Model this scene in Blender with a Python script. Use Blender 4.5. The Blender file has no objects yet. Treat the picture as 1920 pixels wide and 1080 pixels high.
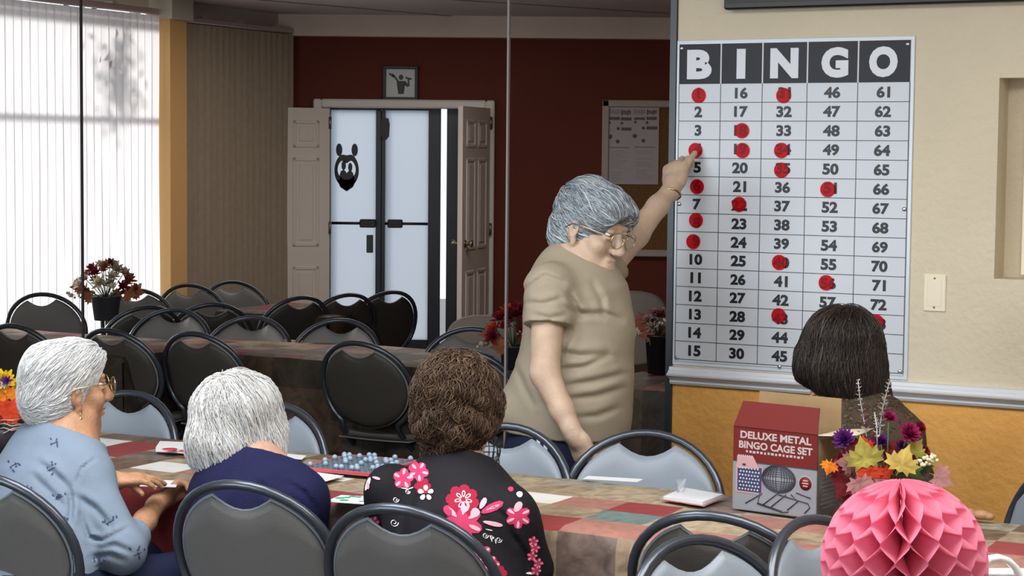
import bpy, math, random
import numpy as np
from mathutils import Vector, Matrix, noise
from mathutils.bvhtree import BVHTree
random.seed(7); np.random.seed(7)
scene = bpy.context.scene
COL = scene.collection

# ------------------------------------------------------------------ camera
F_PX, CAM_Z = 3600.0, 1.69
PITCH, ROLL = math.atan(255/3600), 0.0095
fwd = Vector((0, math.cos(PITCH), -math.sin(PITCH)))
r0 = Vector((1, 0, 0)); u0 = r0.cross(fwd)
cr = r0*math.cos(ROLL) + u0*math.sin(ROLL)
cu = u0*math.cos(ROLL) - r0*math.sin(ROLL)
CAM = Vector((0, 0, CAM_Z))
cd = bpy.data.cameras.new('camera'); cam = bpy.data.objects.new('camera', cd); COL.objects.link(cam)
cd.sensor_width = 36; cd.lens = F_PX/1920*36; cd.clip_end = 200
m3 = Matrix((cr, cu, -fwd)).transposed()
cam.matrix_world = Matrix.Translation(CAM) @ m3.to_4x4()
scene.camera = cam

# ------------------------------------------------------------------ light
world = bpy.data.worlds.new('sky'); scene.world = world; world.use_nodes = True
bg = world.node_tree.nodes['Background']
bg.inputs[0].default_value = (0.80, 0.90, 1.0, 1); bg.inputs[1].default_value = 1.7
def area(name, loc, size, sizey, power, col=(1, 1, 1), aim=None):
    l = bpy.data.lights.new(name, 'AREA'); l.shape = 'RECTANGLE'; l.size = size; l.size_y = sizey
    l.energy = power; l.color = col
    o = bpy.data.objects.new(name, l); COL.objects.link(o); o.location = loc
    if aim: o.rotation_euler = (Vector(aim)-Vector(loc)).to_track_quat('-Z', 'Y').to_euler()
    return o
area('ceiling_or_fill_light', (0.6, 3.6, 2.72), 2.6, 1.2, 100, (1.0, 0.97, 0.93))
area('ceiling_or_fill_light', (-1.2, 4.6, 2.72), 1.2, 1.2, 58, (0.95, 0.98, 1.0))
area('window_daylight', (2.2, -1.2, 2.0), 3.6, 1.9, 190, (0.86, 0.94, 1.0), (0.6, 6, 1.0))
area('window_daylight', (-4.2, 2.0, 1.6), 2.4, 1.9, 95, (0.84, 0.93, 1.0), (0.0, 5.2, 0.9))
area('ceiling_or_fill_light', (-0.3, 13.0, 2.74), 2.6, 1.6, 44, (1.0, 0.93, 0.86))  # added fill lamp, brightens the far end of the mirrored room
scene.view_settings.view_transform = 'Standard'; scene.view_settings.look = 'None'
scene.view_settings.gamma = 1; scene.view_settings.use_curve_mapping = False
scene.view_settings.exposure = 0.0

sl = bpy.data.lights.new('sun', 'SUN'); sl.energy = 5.0; sl.angle = .16; sl.color = (1, .98, .95)
so = bpy.data.objects.new('sun', sl); COL.objects.link(so); so.rotation_euler = Vector((.80, -.28, -.34)).to_track_quat('-Z', 'Y').to_euler()
# ------------------------------------------------------------------ projection helpers
def ray(px, py): return fwd + cr*((px-960)/F_PX) - cu*((py-540)/F_PX)
def P(px, py, d): return CAM + ray(px, py)*d
def Gz(px, py, z):
    r = ray(px, py); return CAM + r*((z-CAM_Z)/r.z)
PHI = math.radians(28.8)
U = Vector((math.cos(PHI), -math.sin(PHI), 0)); N = Vector((math.sin(PHI), math.cos(PHI), 0)); Z = Vector((0, 0, 1))
WALL_O = Vector((0, 7.1, 0))
def W(px, py, off=0.0):
    r = ray(px, py); o = WALL_O - N*off
    return CAM + r*((o-CAM).dot(N)/r.dot(N))
def YP(px, py, y): r = ray(px, py); return CAM + r*(y/r.y)
def plane_hit(px, py, o, n):
    r = ray(px, py); return CAM + r*((o-CAM).dot(n)/r.dot(n))
def SN(p): q = p-WALL_O; return q.dot(U), q.dot(N)      # along the wall, into it
def at(s, n, z): return WALL_O + U*s + N*n + Z*z

# ------------------------------------------------------------------ materials
def mat(name, col, rough=.6, spec=.4, metal=0., var=0., vscale=8., bump=0., bscale=60., col2=None, trans=0., coat=0., bdetail=4., stretch=None):
    m = bpy.data.materials.new(name); m.use_nodes = True
    nt = m.node_tree; b = nt.nodes['Principled BSDF']; L = nt.links.new
    c = tuple(col)+(1,)
    b.inputs['Base Color'].default_value = c; b.inputs['Roughness'].default_value = rough
    b.inputs['Specular IOR Level'].default_value = spec; b.inputs['Metallic'].default_value = metal
    b.inputs['Coat Weight'].default_value = coat
    tc = nt.nodes.new('ShaderNodeTexCoord')
    src = tc.outputs['Object']
    if stretch:
        mp = nt.nodes.new('ShaderNodeMapping'); mp.inputs['Scale'].default_value = stretch; L(src, mp.inputs[0]); src = mp.outputs[0]
    if var or col2:
        n = nt.nodes.new('ShaderNodeTexNoise'); n.inputs['Scale'].default_value = vscale; n.inputs['Detail'].default_value = 5
        L(src, n.inputs['Vector'])
        mx = nt.nodes.new('ShaderNodeMix'); mx.data_type = 'RGBA'
        c2 = tuple(col2)+(1,) if col2 else tuple(x*(1-var) for x in col)+(1,)
        mx.inputs[6].default_value = c; mx.inputs[7].default_value = c2
        rp = nt.nodes.new('ShaderNodeMapRange'); rp.inputs[1].default_value = .35; rp.inputs[2].default_value = .65
        L(n.outputs[0], rp.inputs[0]); L(rp.outputs[0], mx.inputs[0]); L(mx.outputs[2], b.inputs['Base Color'])
    if bump:
        n2 = nt.nodes.new('ShaderNodeTexNoise'); n2.inputs['Scale'].default_value = bscale; n2.inputs['Detail'].default_value = bdetail
        L(src, n2.inputs['Vector'])
        bp = nt.nodes.new('ShaderNodeBump'); bp.inputs['Strength'].default_value = bump; bp.inputs['Distance'].default_value = .01
        L(n2.outputs[0], bp.inputs['Height']); L(bp.outputs[0], b.inputs['Normal'])
    if trans:
        t = nt.nodes.new('ShaderNodeBsdfTranslucent'); t.inputs[0].default_value = c
        ms = nt.nodes.new('ShaderNodeMixShader'); ms.inputs[0].default_value = trans
        out = nt.nodes['Material Output']
        L(b.outputs[0], ms.inputs[1]); L(t.outputs[0], ms.inputs[2]); L(ms.outputs[0], out.inputs[0])
    return m
def clear_mat(name, col, alpha, rough=.25, tint=None):
    m = bpy.data.materials.new(name); m.use_nodes = True; nt = m.node_tree; b = nt.nodes['Principled BSDF']
    b.inputs['Base Color'].default_value = tuple(col)+(1,); b.inputs['Roughness'].default_value = rough
    t = nt.nodes.new('ShaderNodeBsdfTransparent'); t.inputs[0].default_value = tuple(tint or [min(1, .25+.75*x) for x in col])+(1,)
    ms = nt.nodes.new('ShaderNodeMixShader'); ms.inputs[0].default_value = alpha
    nt.links.new(t.outputs[0], ms.inputs[1]); nt.links.new(b.outputs[0], ms.inputs[2])
    nt.links.new(ms.outputs[0], nt.nodes['Material Output'].inputs[0]); return m

M = {}
M['cream'] = mat('cream_stucco', (.67, .595, .455), .7, .25, bump=.55, bscale=38, bdetail=6, var=.05, vscale=3)
M['orange'] = mat('orange_stucco', (.78, .40, .105), .65, .3, bump=.6, bscale=34, bdetail=6, var=.12, vscale=5)
M['redwall'] = mat('dark_red_paint', (.125, .024, .013), .65, .2, bump=.2, bscale=30)
M['soffit'] = mat('off_white_soffit', (.74, .62, .53), .8, .2, var=.08, vscale=2)
M['ceil'] = mat('white_ceiling', (.74, .68, .63), .9, .1, bump=.3, bscale=18, var=.1, vscale=1.2)
M['floor'] = mat('brown_floor', (.07, .05, .038), .45, .4, var=.3, vscale=3)
M['white_trim'] = mat('white_gloss_trim', (.66, .70, .76), .3, .5)
M['tan_pillar'] = mat('orange_pillar', (.72, .42, .17), .7, .2)
M['shell'] = mat('plain_wall', (.55, .5, .42), .8, .2)
M['black'] = mat('black_plastic', (.012, .012, .016), .4, .4)
M['darkedge'] = mat('dark_mirror_edge', (.02, .025, .035), .3, .5)
M['seam'] = mat('grey_seam', (.30, .26, .25), .3, .5)
M['seam_dark'] = mat('dark_seam', (.06, .055, .055), .3, .5)
M['tube'] = mat('dark_grey_steel', (.065, .075, .095), .27, .6, metal=.55)
M['dim_plastic'] = mat('grey_plastic_dimmed', (.20, .195, .19), .45, .35)  # chair plastic with the mirror's dimness put into its colour
M['plastic'] = mat('light_grey_blue_plastic', (.225, .265, .315), .42, .4, bump=.05, bscale=220)
M['back_plastic'] = mat('taupe_grey_plastic', (.115, .113, .113), .5, .35, bump=.08, bscale=200)
M['dark_back'] = mat('brown_plastic_dimmed', (.050, .044, .038), .5, .35, bump=.08, bscale=200)  # rear shell brown, darkened for the mirror's dimness; one near chair shares it
M['rubber'] = mat('grey_rubber', (.1, .1, .1), .8)
M['paper'] = mat('white_paper', (.70, .71, .72), .6, .2)
M['board'] = mat('white_vinyl', (.565, .605, .67), .3, .4)
M['board_black'] = mat('black_vinyl', (.010, .009, .016), .32, .18, bump=.10, bscale=7)
M['ink'] = mat('black_ink', (.012, .012, .018), .4)
M['letter'] = mat('white_letter', (.68, .71, .78), .35)
M['grid'] = mat('grid_ink', (.05, .055, .065), .4)
M['edge_clear'] = mat('clear_plastic_edge', (.60, .66, .74), .2, .5)
M['screw'] = mat('zinc_screw', (.5, .52, .55), .3, metal=.9)
M['dot'] = clear_mat('red_film', (.72, .015, .035), .20, .35, (.93, .13, .17))
M['reddot'] = mat('red_sticker', (.75, .02, .035), .5)
M['ivory'] = mat('ivory_plate', (.80, .72, .56), .35)
M['blind'] = mat('white_vinyl_slat', (.80, .765, .765), .6, .1, trans=.55)
M['blind_dark'] = mat('grey_vinyl_slat', (.36, .285, .21), .6, .2, var=.08, vscale=20)
M['rail'] = mat('aluminium_rail', (.55, .43, .42), .35, .5, metal=.5)
M['door'] = mat('beige_grey_door', (.74, .66, .60), .6, .3)
M['doorframe'] = mat('white_door_frame', (.78, .74, .69), .5, .3)
M['frost'] = mat('frosted_glass', (.66, .68, .71), .35, .4, trans=.88)
M['alu'] = mat('dark_bronze_frame', (.035, .04, .05), .4, .5, metal=.3)
M['brass'] = mat('aged_brass', (.30, .24, .15), .35, metal=.9)
M['cork'] = mat('brown_cork', (.20, .10, .04), .9, .1, var=.35, vscale=90)
M['newsprint'] = mat('grey_newsprint', (.44, .40, .41), .8, .1)
M['newsink'] = mat('newsprint_ink', (.13, .11, .12), .8)
M['newsgrey'] = mat('newsprint_grey_print', (.30, .27, .28), .8)
M['boardframe'] = mat('beige_frame', (.40, .34, .30), .6)
M['card_brown'] = mat('brown_cardboard', (.30, .20, .105), .8, .1, var=.08, vscale=40)
M['card_cream'] = mat('cream_cardboard', (.55, .46, .34), .8, .1)
M['box_red'] = mat('dark_red_print', (.13, .014, .012), .45, .15)
M['box_grey'] = mat('grey_print', (.23, .24, .27), .45, .2)
M['box_side'] = mat('grey_brown_print', (.20, .185, .18), .35, .4, var=.5, vscale=25)
M['box_text'] = mat('pale_lettering', (.42, .36, .36), .4)
M['box_navy'] = mat('navy_print', (.03, .035, .10), .4)
M['box_ink'] = mat('cage_print', (.03, .03, .05), .4)
M['box_pink'] = mat('pink_print', (.45, .26, .28), .4)
M['box_white'] = mat('white_print', (.4, .42, .48), .4)
M['wire'] = mat('dark_steel_wire', (.02, .025, .035), .35, .5, metal=.5)
M['ball'] = mat('grey_blue_ball', (.30, .40, .52), .35, .4)
M['tray'] = mat('dark_slate_tray', (.10, .135, .17), .5)
M['tray_red'] = mat('red_tray_rim', (.55, .10, .12), .5)
M['pink'] = mat('pink_tissue', (.90, .33, .47), .8, .05, trans=.42)
M['wrap'] = clear_mat('clear_wrap', (.85, .87, .9), .18, .15)
M['gold'] = mat('gold_metal', (.62, .46, .24), .28, metal=1)
M['lens'] = clear_mat('spectacle_lens', (.85, .88, .9), .10, .05)
M['eye'] = mat('eye_white', (.75, .72, .70), .2)
M['iris'] = mat('dark_iris', (.03, .02, .015), .15)
M['skin1'] = mat('tan_skin', (.45, .235, .13), .5, .35, var=.22, vscale=30, bump=.25, bscale=120)
M['skin2'] = mat('fair_skin', (.50, .30, .22), .5, .35, var=.2, vscale=30, bump=.2, bscale=120)
M['skin3'] = mat('light_skin', (.53, .385, .285), .5, .35, var=.13, vscale=22, bump=.15, bscale=120)
M['lip'] = mat('lip_skin', (.42, .17, .13), .45)
M['hair_white'] = mat('white_hair', (.55, .56, .58), .5, .3, bump=.3, bscale=160)
M['hair_white2'] = mat('light_grey_hair', (.50, .505, .52), .5, .3)
M['hair_white3'] = mat('silver_white_hair', (.64, .63, .61), .5, .3)
M['hair_grey'] = mat('blue_grey_hair', (.30, .345, .39), .5, .3, bump=.3, bscale=120)
M['hair_grey2'] = mat('dark_grey_hair', (.17, .20, .235), .5, .3)
M['hair_grey3'] = mat('pale_grey_hair', (.46, .51, .55), .5, .3)
M['hair_brown'] = mat('brown_hair', (.055, .030, .018), .5, .3, bump=.3, bscale=120)
M['hair_brown2'] = mat('light_brown_hair', (.13, .078, .045), .5, .3)
M['hair_dark'] = mat('dark_brown_hair', (.020, .014, .012), .42, .4, bump=.3, bscale=120)
M['hair_dark2'] = mat('brown_highlight_hair', (.042, .028, .022), .42, .4)
M['blue_knit'] = mat('pale_blue_knit', (.185, .235, .305), .85, .15, bump=.25, bscale=350, var=.08, vscale=12)
M['navy_print'] = mat('navy_embroidery', (.03, .05, .12), .8)
M['navy'] = mat('navy_knit', (.012, .013, .05), .85, .15, bump=.35, bscale=260)
M['black_cloth'] = mat('black_cloth', (.008, .007, .010), .75, .2, bump=.1, bscale=200)
M['f_pink'] = mat('hot_pink_print', (.48, .04, .115), .75, .15)
M['f_pale'] = mat('pale_pink_print', (.75, .36, .44), .75, .15)
M['f_white'] = mat('white_print_cloth', (.75, .70, .72), .75, .15)
M['f_red'] = mat('crimson_print', (.30, .012, .04), .75, .15)
M['tan_cloth'] = mat('khaki_cotton', (.33, .285, .215), .85, .15, bump=.2, bscale=300)
M['navy_cloth'] = mat('navy_trousers', (.012, .016, .045), .8, .2)
M['white_cloth'] = mat('white_stripe', (.6, .65, .72), .8)
M['grey_cloth'] = mat('grey_trousers', (.08, .08, .1), .8)
M['shoe'] = mat('white_shoe', (.6, .6, .6), .6)
M['white_ribbon'] = mat('white_ribbon', (.8, .82, .85), .3, .5)
M['pot'] = mat('dark_grey_pot', (.03, .032, .042), .5)
M['pot_red'] = mat('dark_red_vase', (.10, .012, .014), .25, .5)
M['stem'] = mat('dark_green_stem', (.04, .07, .025), .6)
# leopard print
def leopard():
    m = mat('leopard_print', (.11, .075, .045), .8, .2); nt = m.node_tree; L = nt.links.new
    tc = nt.nodes.new('ShaderNodeTexCoord'); v = nt.nodes.new('ShaderNodeTexVoronoi'); v.inputs['Scale'].default_value = 55
    n = nt.nodes.new('ShaderNodeTexNoise'); n.inputs['Scale'].default_value = 40
    vm = nt.nodes.new('ShaderNodeMix'); vm.data_type = 'VECTOR'; vm.inputs[0].default_value = .06
    L(tc.outputs['Object'], n.inputs['Vector']); L(tc.outputs['Object'], vm.inputs[4]); L(n.outputs['Color'], vm.inputs[5]); L(vm.outputs[1], v.inputs['Vector'])
    cr_ = nt.nodes.new('ShaderNodeValToRGB'); e = cr_.color_ramp.elements
    e[0].position = .25; e[0].color = (.11, .08, .05, 1); e[1].position = .40; e[1].color = (.025, .017, .012, 1)
    e2 = e.new(.62); e2.color = (.065, .046, .03, 1)
    L(v.outputs['Distance'], cr_.inputs[0]); L(cr_.outputs[0], nt.nodes['Principled BSDF'].inputs['Base Color']); return m
M['leopard'] = leopard()
def cloth_mat():
    m = mat('patchwork_cloth', (.4, .3, .2), .55, .3, bump=.25, bscale=22); nt = m.node_tree; L = nt.links.new
    at_ = nt.nodes.new('ShaderNodeAttribute'); at_.attribute_name = 'patch'
    tc = nt.nodes.new('ShaderNodeTexCoord'); n = nt.nodes.new('ShaderNodeTexNoise'); n.inputs['Scale'].default_value = 14; n.inputs['Detail'].default_value = 7; n.inputs['Distortion'].default_value = 1.6
    L(tc.outputs['Object'], n.inputs['Vector'])
    rp = nt.nodes.new('ShaderNodeMapRange'); rp.inputs[1].default_value = .3; rp.inputs[2].default_value = .62; rp.inputs[3].default_value = .52; rp.inputs[4].default_value = 1.12
    L(n.outputs[0], rp.inputs[0])
    # plain patches (alpha 1) keep their colour, marbled ones (alpha 0) vary
    mr = nt.nodes.new('ShaderNodeMix'); mr.inputs[3].default_value = 1.0; L(at_.outputs['Alpha'], mr.inputs[0]); L(rp.outputs[0], mr.inputs[2])
    vm = nt.nodes.new('ShaderNodeVectorMath'); vm.operation = 'SCALE'
    L(at_.outputs['Color'], vm.inputs[0]); L(mr.outputs[0], vm.inputs['Scale'])
    L(vm.outputs[0], nt.nodes['Principled BSDF'].inputs['Base Color']); return m
M['cloth'] = cloth_mat()

# ------------------------------------------------------------------ mesh builder
BASE = {}
class MB:
    def __init__(s): s.v = []; s.f = []; s.m = []; s.sm = []
    def add(s, vs, fs, mi=0, smooth=True):
        o = len(s.v); s.v += [tuple(x) for x in vs]
        for f in fs: s.f.append(tuple(i+o for i in f)); s.m.append(mi); s.sm.append(smooth)
        return s
    def box(s, c, size, ax=None, mi=0, bev=0.):
        c = Vector(c); ax = ax or (Vector((1,0,0)), Vector((0,1,0)), Z)
        h = [x/2 for x in size]
        if bev <= 0:
            vs = [c+ax[0]*(sx*h[0])+ax[1]*(sy*h[1])+ax[2]*(sz*h[2]) for sx in (-1,1) for sy in (-1,1) for sz in (-1,1)]
            return s.add(vs, [(0,1,3,2),(4,6,7,5),(0,4,5,1),(2,3,7,6),(0,2,6,4),(1,5,7,3)], mi, False)
        b = min(bev, min(h)*.95)
        # chamfered box: three quads of verts
        vs = []; idx = {}
        for sx in (-1,1):
            for sy in (-1,1):
                for sz in (-1,1):
                    for k in range(3):
                        e = [h[0]-b, h[1]-b, h[2]-b]; e[k] = h[k]
                        idx[(sx,sy,sz,k)] = len(vs)
                        vs.append(c+ax[0]*(sx*e[0])+ax[1]*(sy*e[1])+ax[2]*(sz*e[2]))
        fs = []
        for k in range(3):
            a, b2 = [(1,2),(0,2),(0,1)][k]
            for sg in (-1,1):
                q = []
                for p, r in ((-1,-1),(1,-1),(1,1),(-1,1)):
                    t = [0,0,0]; t[k] = sg; t[a] = p; t[b2] = r; q.append(idx[(t[0],t[1],t[2],k)])
                fs.append(tuple(q))
        for k in range(3):          # edges along axis k
            a, b2 = [(1,2),(0,2),(0,1)][k]
            for p in (-1,1):
                for r in (-1,1):
                    t0=[0,0,0]; t0[k]=-1; t0[a]=p; t0[b2]=r; t1=list(t0); t1[k]=1
                    fs.append((idx[(*t0,a)], idx[(*t1,a)], idx[(*t1,b2)], idx[(*t0,b2)]))
        for sx in (-1,1):
            for sy in (-1,1):
                for sz in (-1,1): fs.append(tuple(idx[(sx,sy,sz,k)] for k in range(3)))
        return s.add(vs, fs, mi, False)
    def tube(s, pts, r, seg=8, closed=False, mi=0, cap=True):
        pts = [Vector(p) for p in pts]; n = len(pts)
        rs = r if isinstance(r, (list, tuple)) else [r]*n
        vs = []; fs = []; ref = None
        for i, p in enumerate(pts):
            a = pts[(i-1) % n] if (closed or i > 0) else p
            b = pts[(i+1) % n] if (closed or i < n-1) else p
            t = (b-a).normalized() if (b-a).length > 1e-9 else Vector((0,0,1))
            if ref is None: ref = t.orthogonal().normalized()
            ref = (ref - t*ref.dot(t))
            ref = ref.normalized() if ref.length > 1e-6 else t.orthogonal().normalized()
            bi = t.cross(ref)
            for k in range(seg):
                a_ = 2*math.pi*k/seg; vs.append(p + (ref*math.cos(a_)+bi*math.sin(a_))*rs[i])
        for i in range(n if closed else n-1):
            for k in range(seg):
                j = (i+1) % n
                fs.append((i*seg+k, i*seg+(k+1)%seg, j*seg+(k+1)%seg, j*seg+k))
        if cap and not closed:
            fs.append(tuple(range(seg-1,-1,-1))); fs.append(tuple((n-1)*seg+k for k in range(seg)))
        return s.add(vs, fs, mi, True)
    def lathe(s, prof, c, seg=24, ax=None, mi=0, smooth=True):
        c = Vector(c); ax = ax or (Vector((1,0,0)), Vector((0,1,0)), Z); vs = []; fs = []
        for r, z in prof:
            for k in range(seg):
                a = 2*math.pi*k/seg; vs.append(c+ax[0]*(r*math.cos(a))+ax[1]*(r*math.sin(a))+ax[2]*z)
        for i in range(len(prof)-1):
            for k in range(seg): fs.append((i*seg+k, i*seg+(k+1)%seg, (i+1)*seg+(k+1)%seg, (i+1)*seg+k))
        return s.add(vs, fs, mi, smooth)
    def ball(s, c, r, ax=None, seg=12, mi=0):
        c = Vector(c); ax = ax or (Vector((1,0,0)), Vector((0,1,0)), Z)
        rr = r if isinstance(r, (tuple, list)) else (r, r, r)
        vs = [c+ax[2]*rr[2]]; fs = []; nr = max(4, seg//2)
        for i in range(1, nr):
            t = math.pi*i/nr
            for k in range(seg):
                a = 2*math.pi*k/seg
                vs.append(c+ax[0]*(rr[0]*math.sin(t)*math.cos(a))+ax[1]*(rr[1]*math.sin(t)*math.sin(a))+ax[2]*(rr[2]*math.cos(t)))
        vs.append(c-ax[2]*rr[2])
        for k in range(seg): fs.append((0, 1+k, 1+(k+1)%seg)); fs.append((len(vs)-1, 1+(nr-2)*seg+(k+1)%seg, 1+(nr-2)*seg+k))
        for i in range(nr-2):
            for k in range(seg): fs.append((1+i*seg+k, 1+(i+1)*seg+k, 1+(i+1)*seg+(k+1)%seg, 1+i*seg+(k+1)%seg))
        return s.add(vs, fs, mi, True)
    def prism(s, pts2, o, ex, ey, depth, mi=0, smooth=False):
        """a flat outline pushed to a thickness along ex x ey"""
        o = Vector(o); n = Vector(ex).cross(Vector(ey)).normalized(); k = len(pts2)
        a = [o+ex*x+ey*y for x, y in pts2]; b = [p+n*depth for p in a]
        return s.add(a+b, [tuple(range(k-1,-1,-1)), tuple(range(k, 2*k))]+[(i,(i+1)%k,k+(i+1)%k,k+i) for i in range(k)], mi, smooth)
    def build(s, name, mats, parent=None, base=None, label=None):
        if not isinstance(mats, (list, tuple)): mats = [mats]
        b = Vector(base) if base is not None else (BASE[parent.name] if parent else Vector((0,0,0)))
        me = bpy.data.meshes.new(name)
        me.from_pydata([(x-b.x, y-b.y, z-b.z) for x, y, z in s.v], [], s.f)
        for q in mats: me.materials.append(q)
        me.polygons.foreach_set('material_index', s.m); me.polygons.foreach_set('use_smooth', s.sm)
        me.update()
        o = bpy.data.objects.new(name, me); COL.objects.link(o)
        if parent: o.parent = parent
        else: o.location = b
        BASE[o.name] = b
        if label: o['label'] = label
        return o
def thing(name, label, cat, base=(0,0,0), group=None):
    o = bpy.data.objects.new(name, None); COL.objects.link(o); o.location = base; o.empty_display_size = .1
    BASE[o.name] = Vector(base); return tag(o, label, cat, group)
def tag(o, label, cat, group=None, kind=None):
    o['label'] = label; o['category'] = cat
    if group: o['group'] = group
    if kind: o['kind'] = kind
    return o
def struct(o, label=None, cat=None):
    o['kind'] = 'structure'
    if label: o['label'] = label
    if cat: o['category'] = cat
    return o
def copy_thing(o):
    c = o.copy(); COL.objects.link(c)
    for ch in list(o.children):
        d = ch.copy(); COL.objects.link(d); d.parent = c
        for g in list(ch.children):
            e = g.copy(); COL.objects.link(e); e.parent = d
    return c
def smoothstep(a, b, x): t = max(0, min(1, (x-a)/(b-a))); return t*t*(3-2*t)
def text_geo(t, offset=0.0):
    c = bpy.data.curves.new('t', 'FONT'); c.body = t; c.size = 1; c.offset = offset; c.resolution_u = 4
    o = bpy.data.objects.new('t', c); COL.objects.link(o)
    dg = bpy.context.evaluated_depsgraph_get(); ev = o.evaluated_get(dg); me = ev.to_mesh()
    vs = [tuple(v.co) for v in me.vertices]; fs = [tuple(p.vertices) for p in me.polygons]
    ev.to_mesh_clear(); bpy.data.objects.remove(o); bpy.data.curves.remove(c)
    return vs, fs
def put_text(mb, t, o, ex, ey, w, h, mi=0, offset=.018, lift=None, keep=False):
    """lettering fitted into a box w x h whose lower left corner is o (keep: height fixed, centred on o)"""
    vs, fs = text_geo(t, offset)
    x0 = min(v[0] for v in vs); x1 = max(v[0] for v in vs); y0 = min(v[1] for v in vs); y1 = max(v[1] for v in vs)
    sy = h/(y1-y0); sx = w/(x1-x0)
    mb.add([Vector(o)+ex*((v[0]-x0)*sx)+ey*((v[1]-y0)*sy) for v in vs], fs, mi, False)

# ------------------------------------------------------------------ setting
CEIL = 2.80
s_edge, _ = SN(W(1266, 400))
RED_Y = 16.0                                             # red wall of the mirror image, which is built as a room beyond
K = Vector((-1.87, RED_Y, 0)); LD = Vector((-.43, -.903, 0)).normalized(); LN = Vector((LD.y, -LD.x, 0))  # left wall runs along LD from the corner
if LN.x > 0: LN = -LN
EX, EY = Vector((1,0,0)), Vector((0,1,0))
struct(MB().box((-1, 5, -.05), (26, 34, .1)).build('floor', M['floor']))
kc = [K+LN*.2-EY*-.25, K+LN*.2+LD*19, Vector((14, -4.7, 0)), Vector((14, 16.25, 0))]
mb = MB().add([q+Z*CEIL for q in kc]+[q+Z*(CEIL+.1) for q in kc], [(3,2,1,0),(4,5,6,7),(0,1,5,4),(1,2,6,5),(2,3,7,6),(3,0,4,7)], 0, False)
struct(mb.build('ceiling', M['ceil']))
mb = MB()
for k, (p0, p1) in enumerate((((560, 6), (960, 40)), ((760, -6), (1265, 26)))):
    a, b = Gz(*p0, CEIL-.003), Gz(*p1, CEIL-.003); d = (b-a).normalized(); mb.box((a+b)/2, ((b-a).length+6, .025, .006), (d, Z.cross(d), Z))
struct(mb.build('trim_6', M['seam']), 'thin joint strips across the white ceiling')
# soffit beam in front of the red wall
zt = YP(900, 72, RED_Y).z
struct(MB().box((1.2, RED_Y-.06, (zt+CEIL)/2), (7, .16, CEIL-zt)).build('trim_1', M['soffit']), 'pale soffit band above the dark red wall')
# red wall with a doorway
dl, dr = YP(603, 400, RED_Y).x, YP(910, 400, RED_Y).x
dtop = YP(760, 203, RED_Y).z
mb = MB()
for x0, x1, z0, z1 in ((-2.05, dl, 0, CEIL), (dr, 5, 0, CEIL), (dl, dr, dtop, CEIL)):
    mb.box(((x0+x1)/2, RED_Y+.1, (z0+z1)/2), (x1-x0, .2, z1-z0))
struct(mb.build('wall_back', M['redwall']))
# left wall: window opening, tan pillar, covered stretch
def lw(px): # distance along the left wall from the corner, for a pixel column
    r = ray(px, 150); h = Vector((r.x, r.y, 0))
    # solve CAM + h t = K + LD s
    A = np.array([[h.x, -LD.x], [h.y, -LD.y]]); t, s_ = np.linalg.solve(A, np.array([K.x, K.y])); return s_
def LP(s_, off, z): return K + LD*s_ - LN*off + Z*z     # off: into the room
def lwo(px, off): # the same on a line standing off from the wall
    r = ray(px, 150); k0 = K-LN*off; A = np.array([[r.x, -LD.x], [r.y, -LD.y]]); return np.linalg.solve(A, np.array([k0.x, k0.y]))[1]
s_p0, s_p1 = lwo(350, .17), lwo(319, .17)
LEN = 17.0
mb = MB()
def lbox(mb, a, b, z0, z1, th=.2, off=-.1, mi=0): mb.box(LP((a+b)/2, off, (z0+z1)/2), (b-a, th, z1-z0), (LD, LN, Z), mi)
lbox(mb, -.1, s_p0, 0, CEIL); lbox(mb, s_p1, LEN, 2.72, CEIL); lbox(mb, s_p1, LEN, 0, .08); lbox(mb, 6.2, LEN, 0, 2.72)
struct(mb.build('wall_left', M['shell']))
mb = MB(); lbox(mb, s_p0, s_p1, 0, 2.64, .17, .085); struct(mb.build('trim_2', M['tan_pillar']), 'orange tan pillar between the two runs of vertical blinds')
mb = MB(); lbox(mb, s_p0-.03, s_p1+.03, 2.64, CEIL, .22, .10); struct(mb.build('trim_3', M['shell']), 'grey capital on top of the orange pillar')
# the outer shell of the room
e_r = Vector((2.6, 6.4, 0))
mb = MB()
mb.box((3.6, 11.5, CEIL/2), (.2, 9.4, CEIL))
struct(mb.build('wall_right', M['redwall']))
pA = at(s_edge+4.6, 0, 0); mb = MB().box(pA - N*5.2 + Z*(CEIL/2), (.2, 10.6, CEIL), (U, N, Z)); struct(mb.build('wall_east', M['cream']))
mb = MB().box(Vector((-1, -4.6, CEIL/2)), (24, .2, CEIL)); struct(mb.build('wall_rear', M['cream']))
# front wall (cream over orange) with the recess at its right
WT = .14
RAILZ0 = W(1500, 737).z; RAILZ1 = W(1500, 697).z
zr0, zr1 = W(1262, 723).z, W(1262, 690).z
RAILZ0 = (zr0+W(1900, 764).z)/2; RAILZ1 = (zr1+W(1900, 724).z)/2
s_nl = SN(W(1869, 330))[0]; s_nr = s_nl+.62; z_n0 = W(1869, 523).z; z_n1 = W(1869, 146).z
s_end = s_edge+4.6
mb = MB()
def wbox(mb, a, b, z0, z1, n0=0, n1=WT, mi=0): mb.box(at((a+b)/2, (n0+n1)/2, (z0+z1)/2), (b-a, n1-n0, z1-z0), (U, N, Z), mi)
zm = (RAILZ0+RAILZ1)/2
wbox(mb, s_edge, s_end, 0, zm, mi=1)
wbox(mb, s_edge, s_nl, zm, CEIL); wbox(mb, s_nr, s_end, zm, CEIL); wbox(mb, s_nl, s_nr, zm, z_n0); wbox(mb, s_nl, s_nr, z_n1, CEIL)
wbox(mb, s_nl, s_nr, z_n0, z_n1, WT-.02, WT+.04)
struct(mb.build('wall_front', [M['cream'], M['orange']]))
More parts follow.
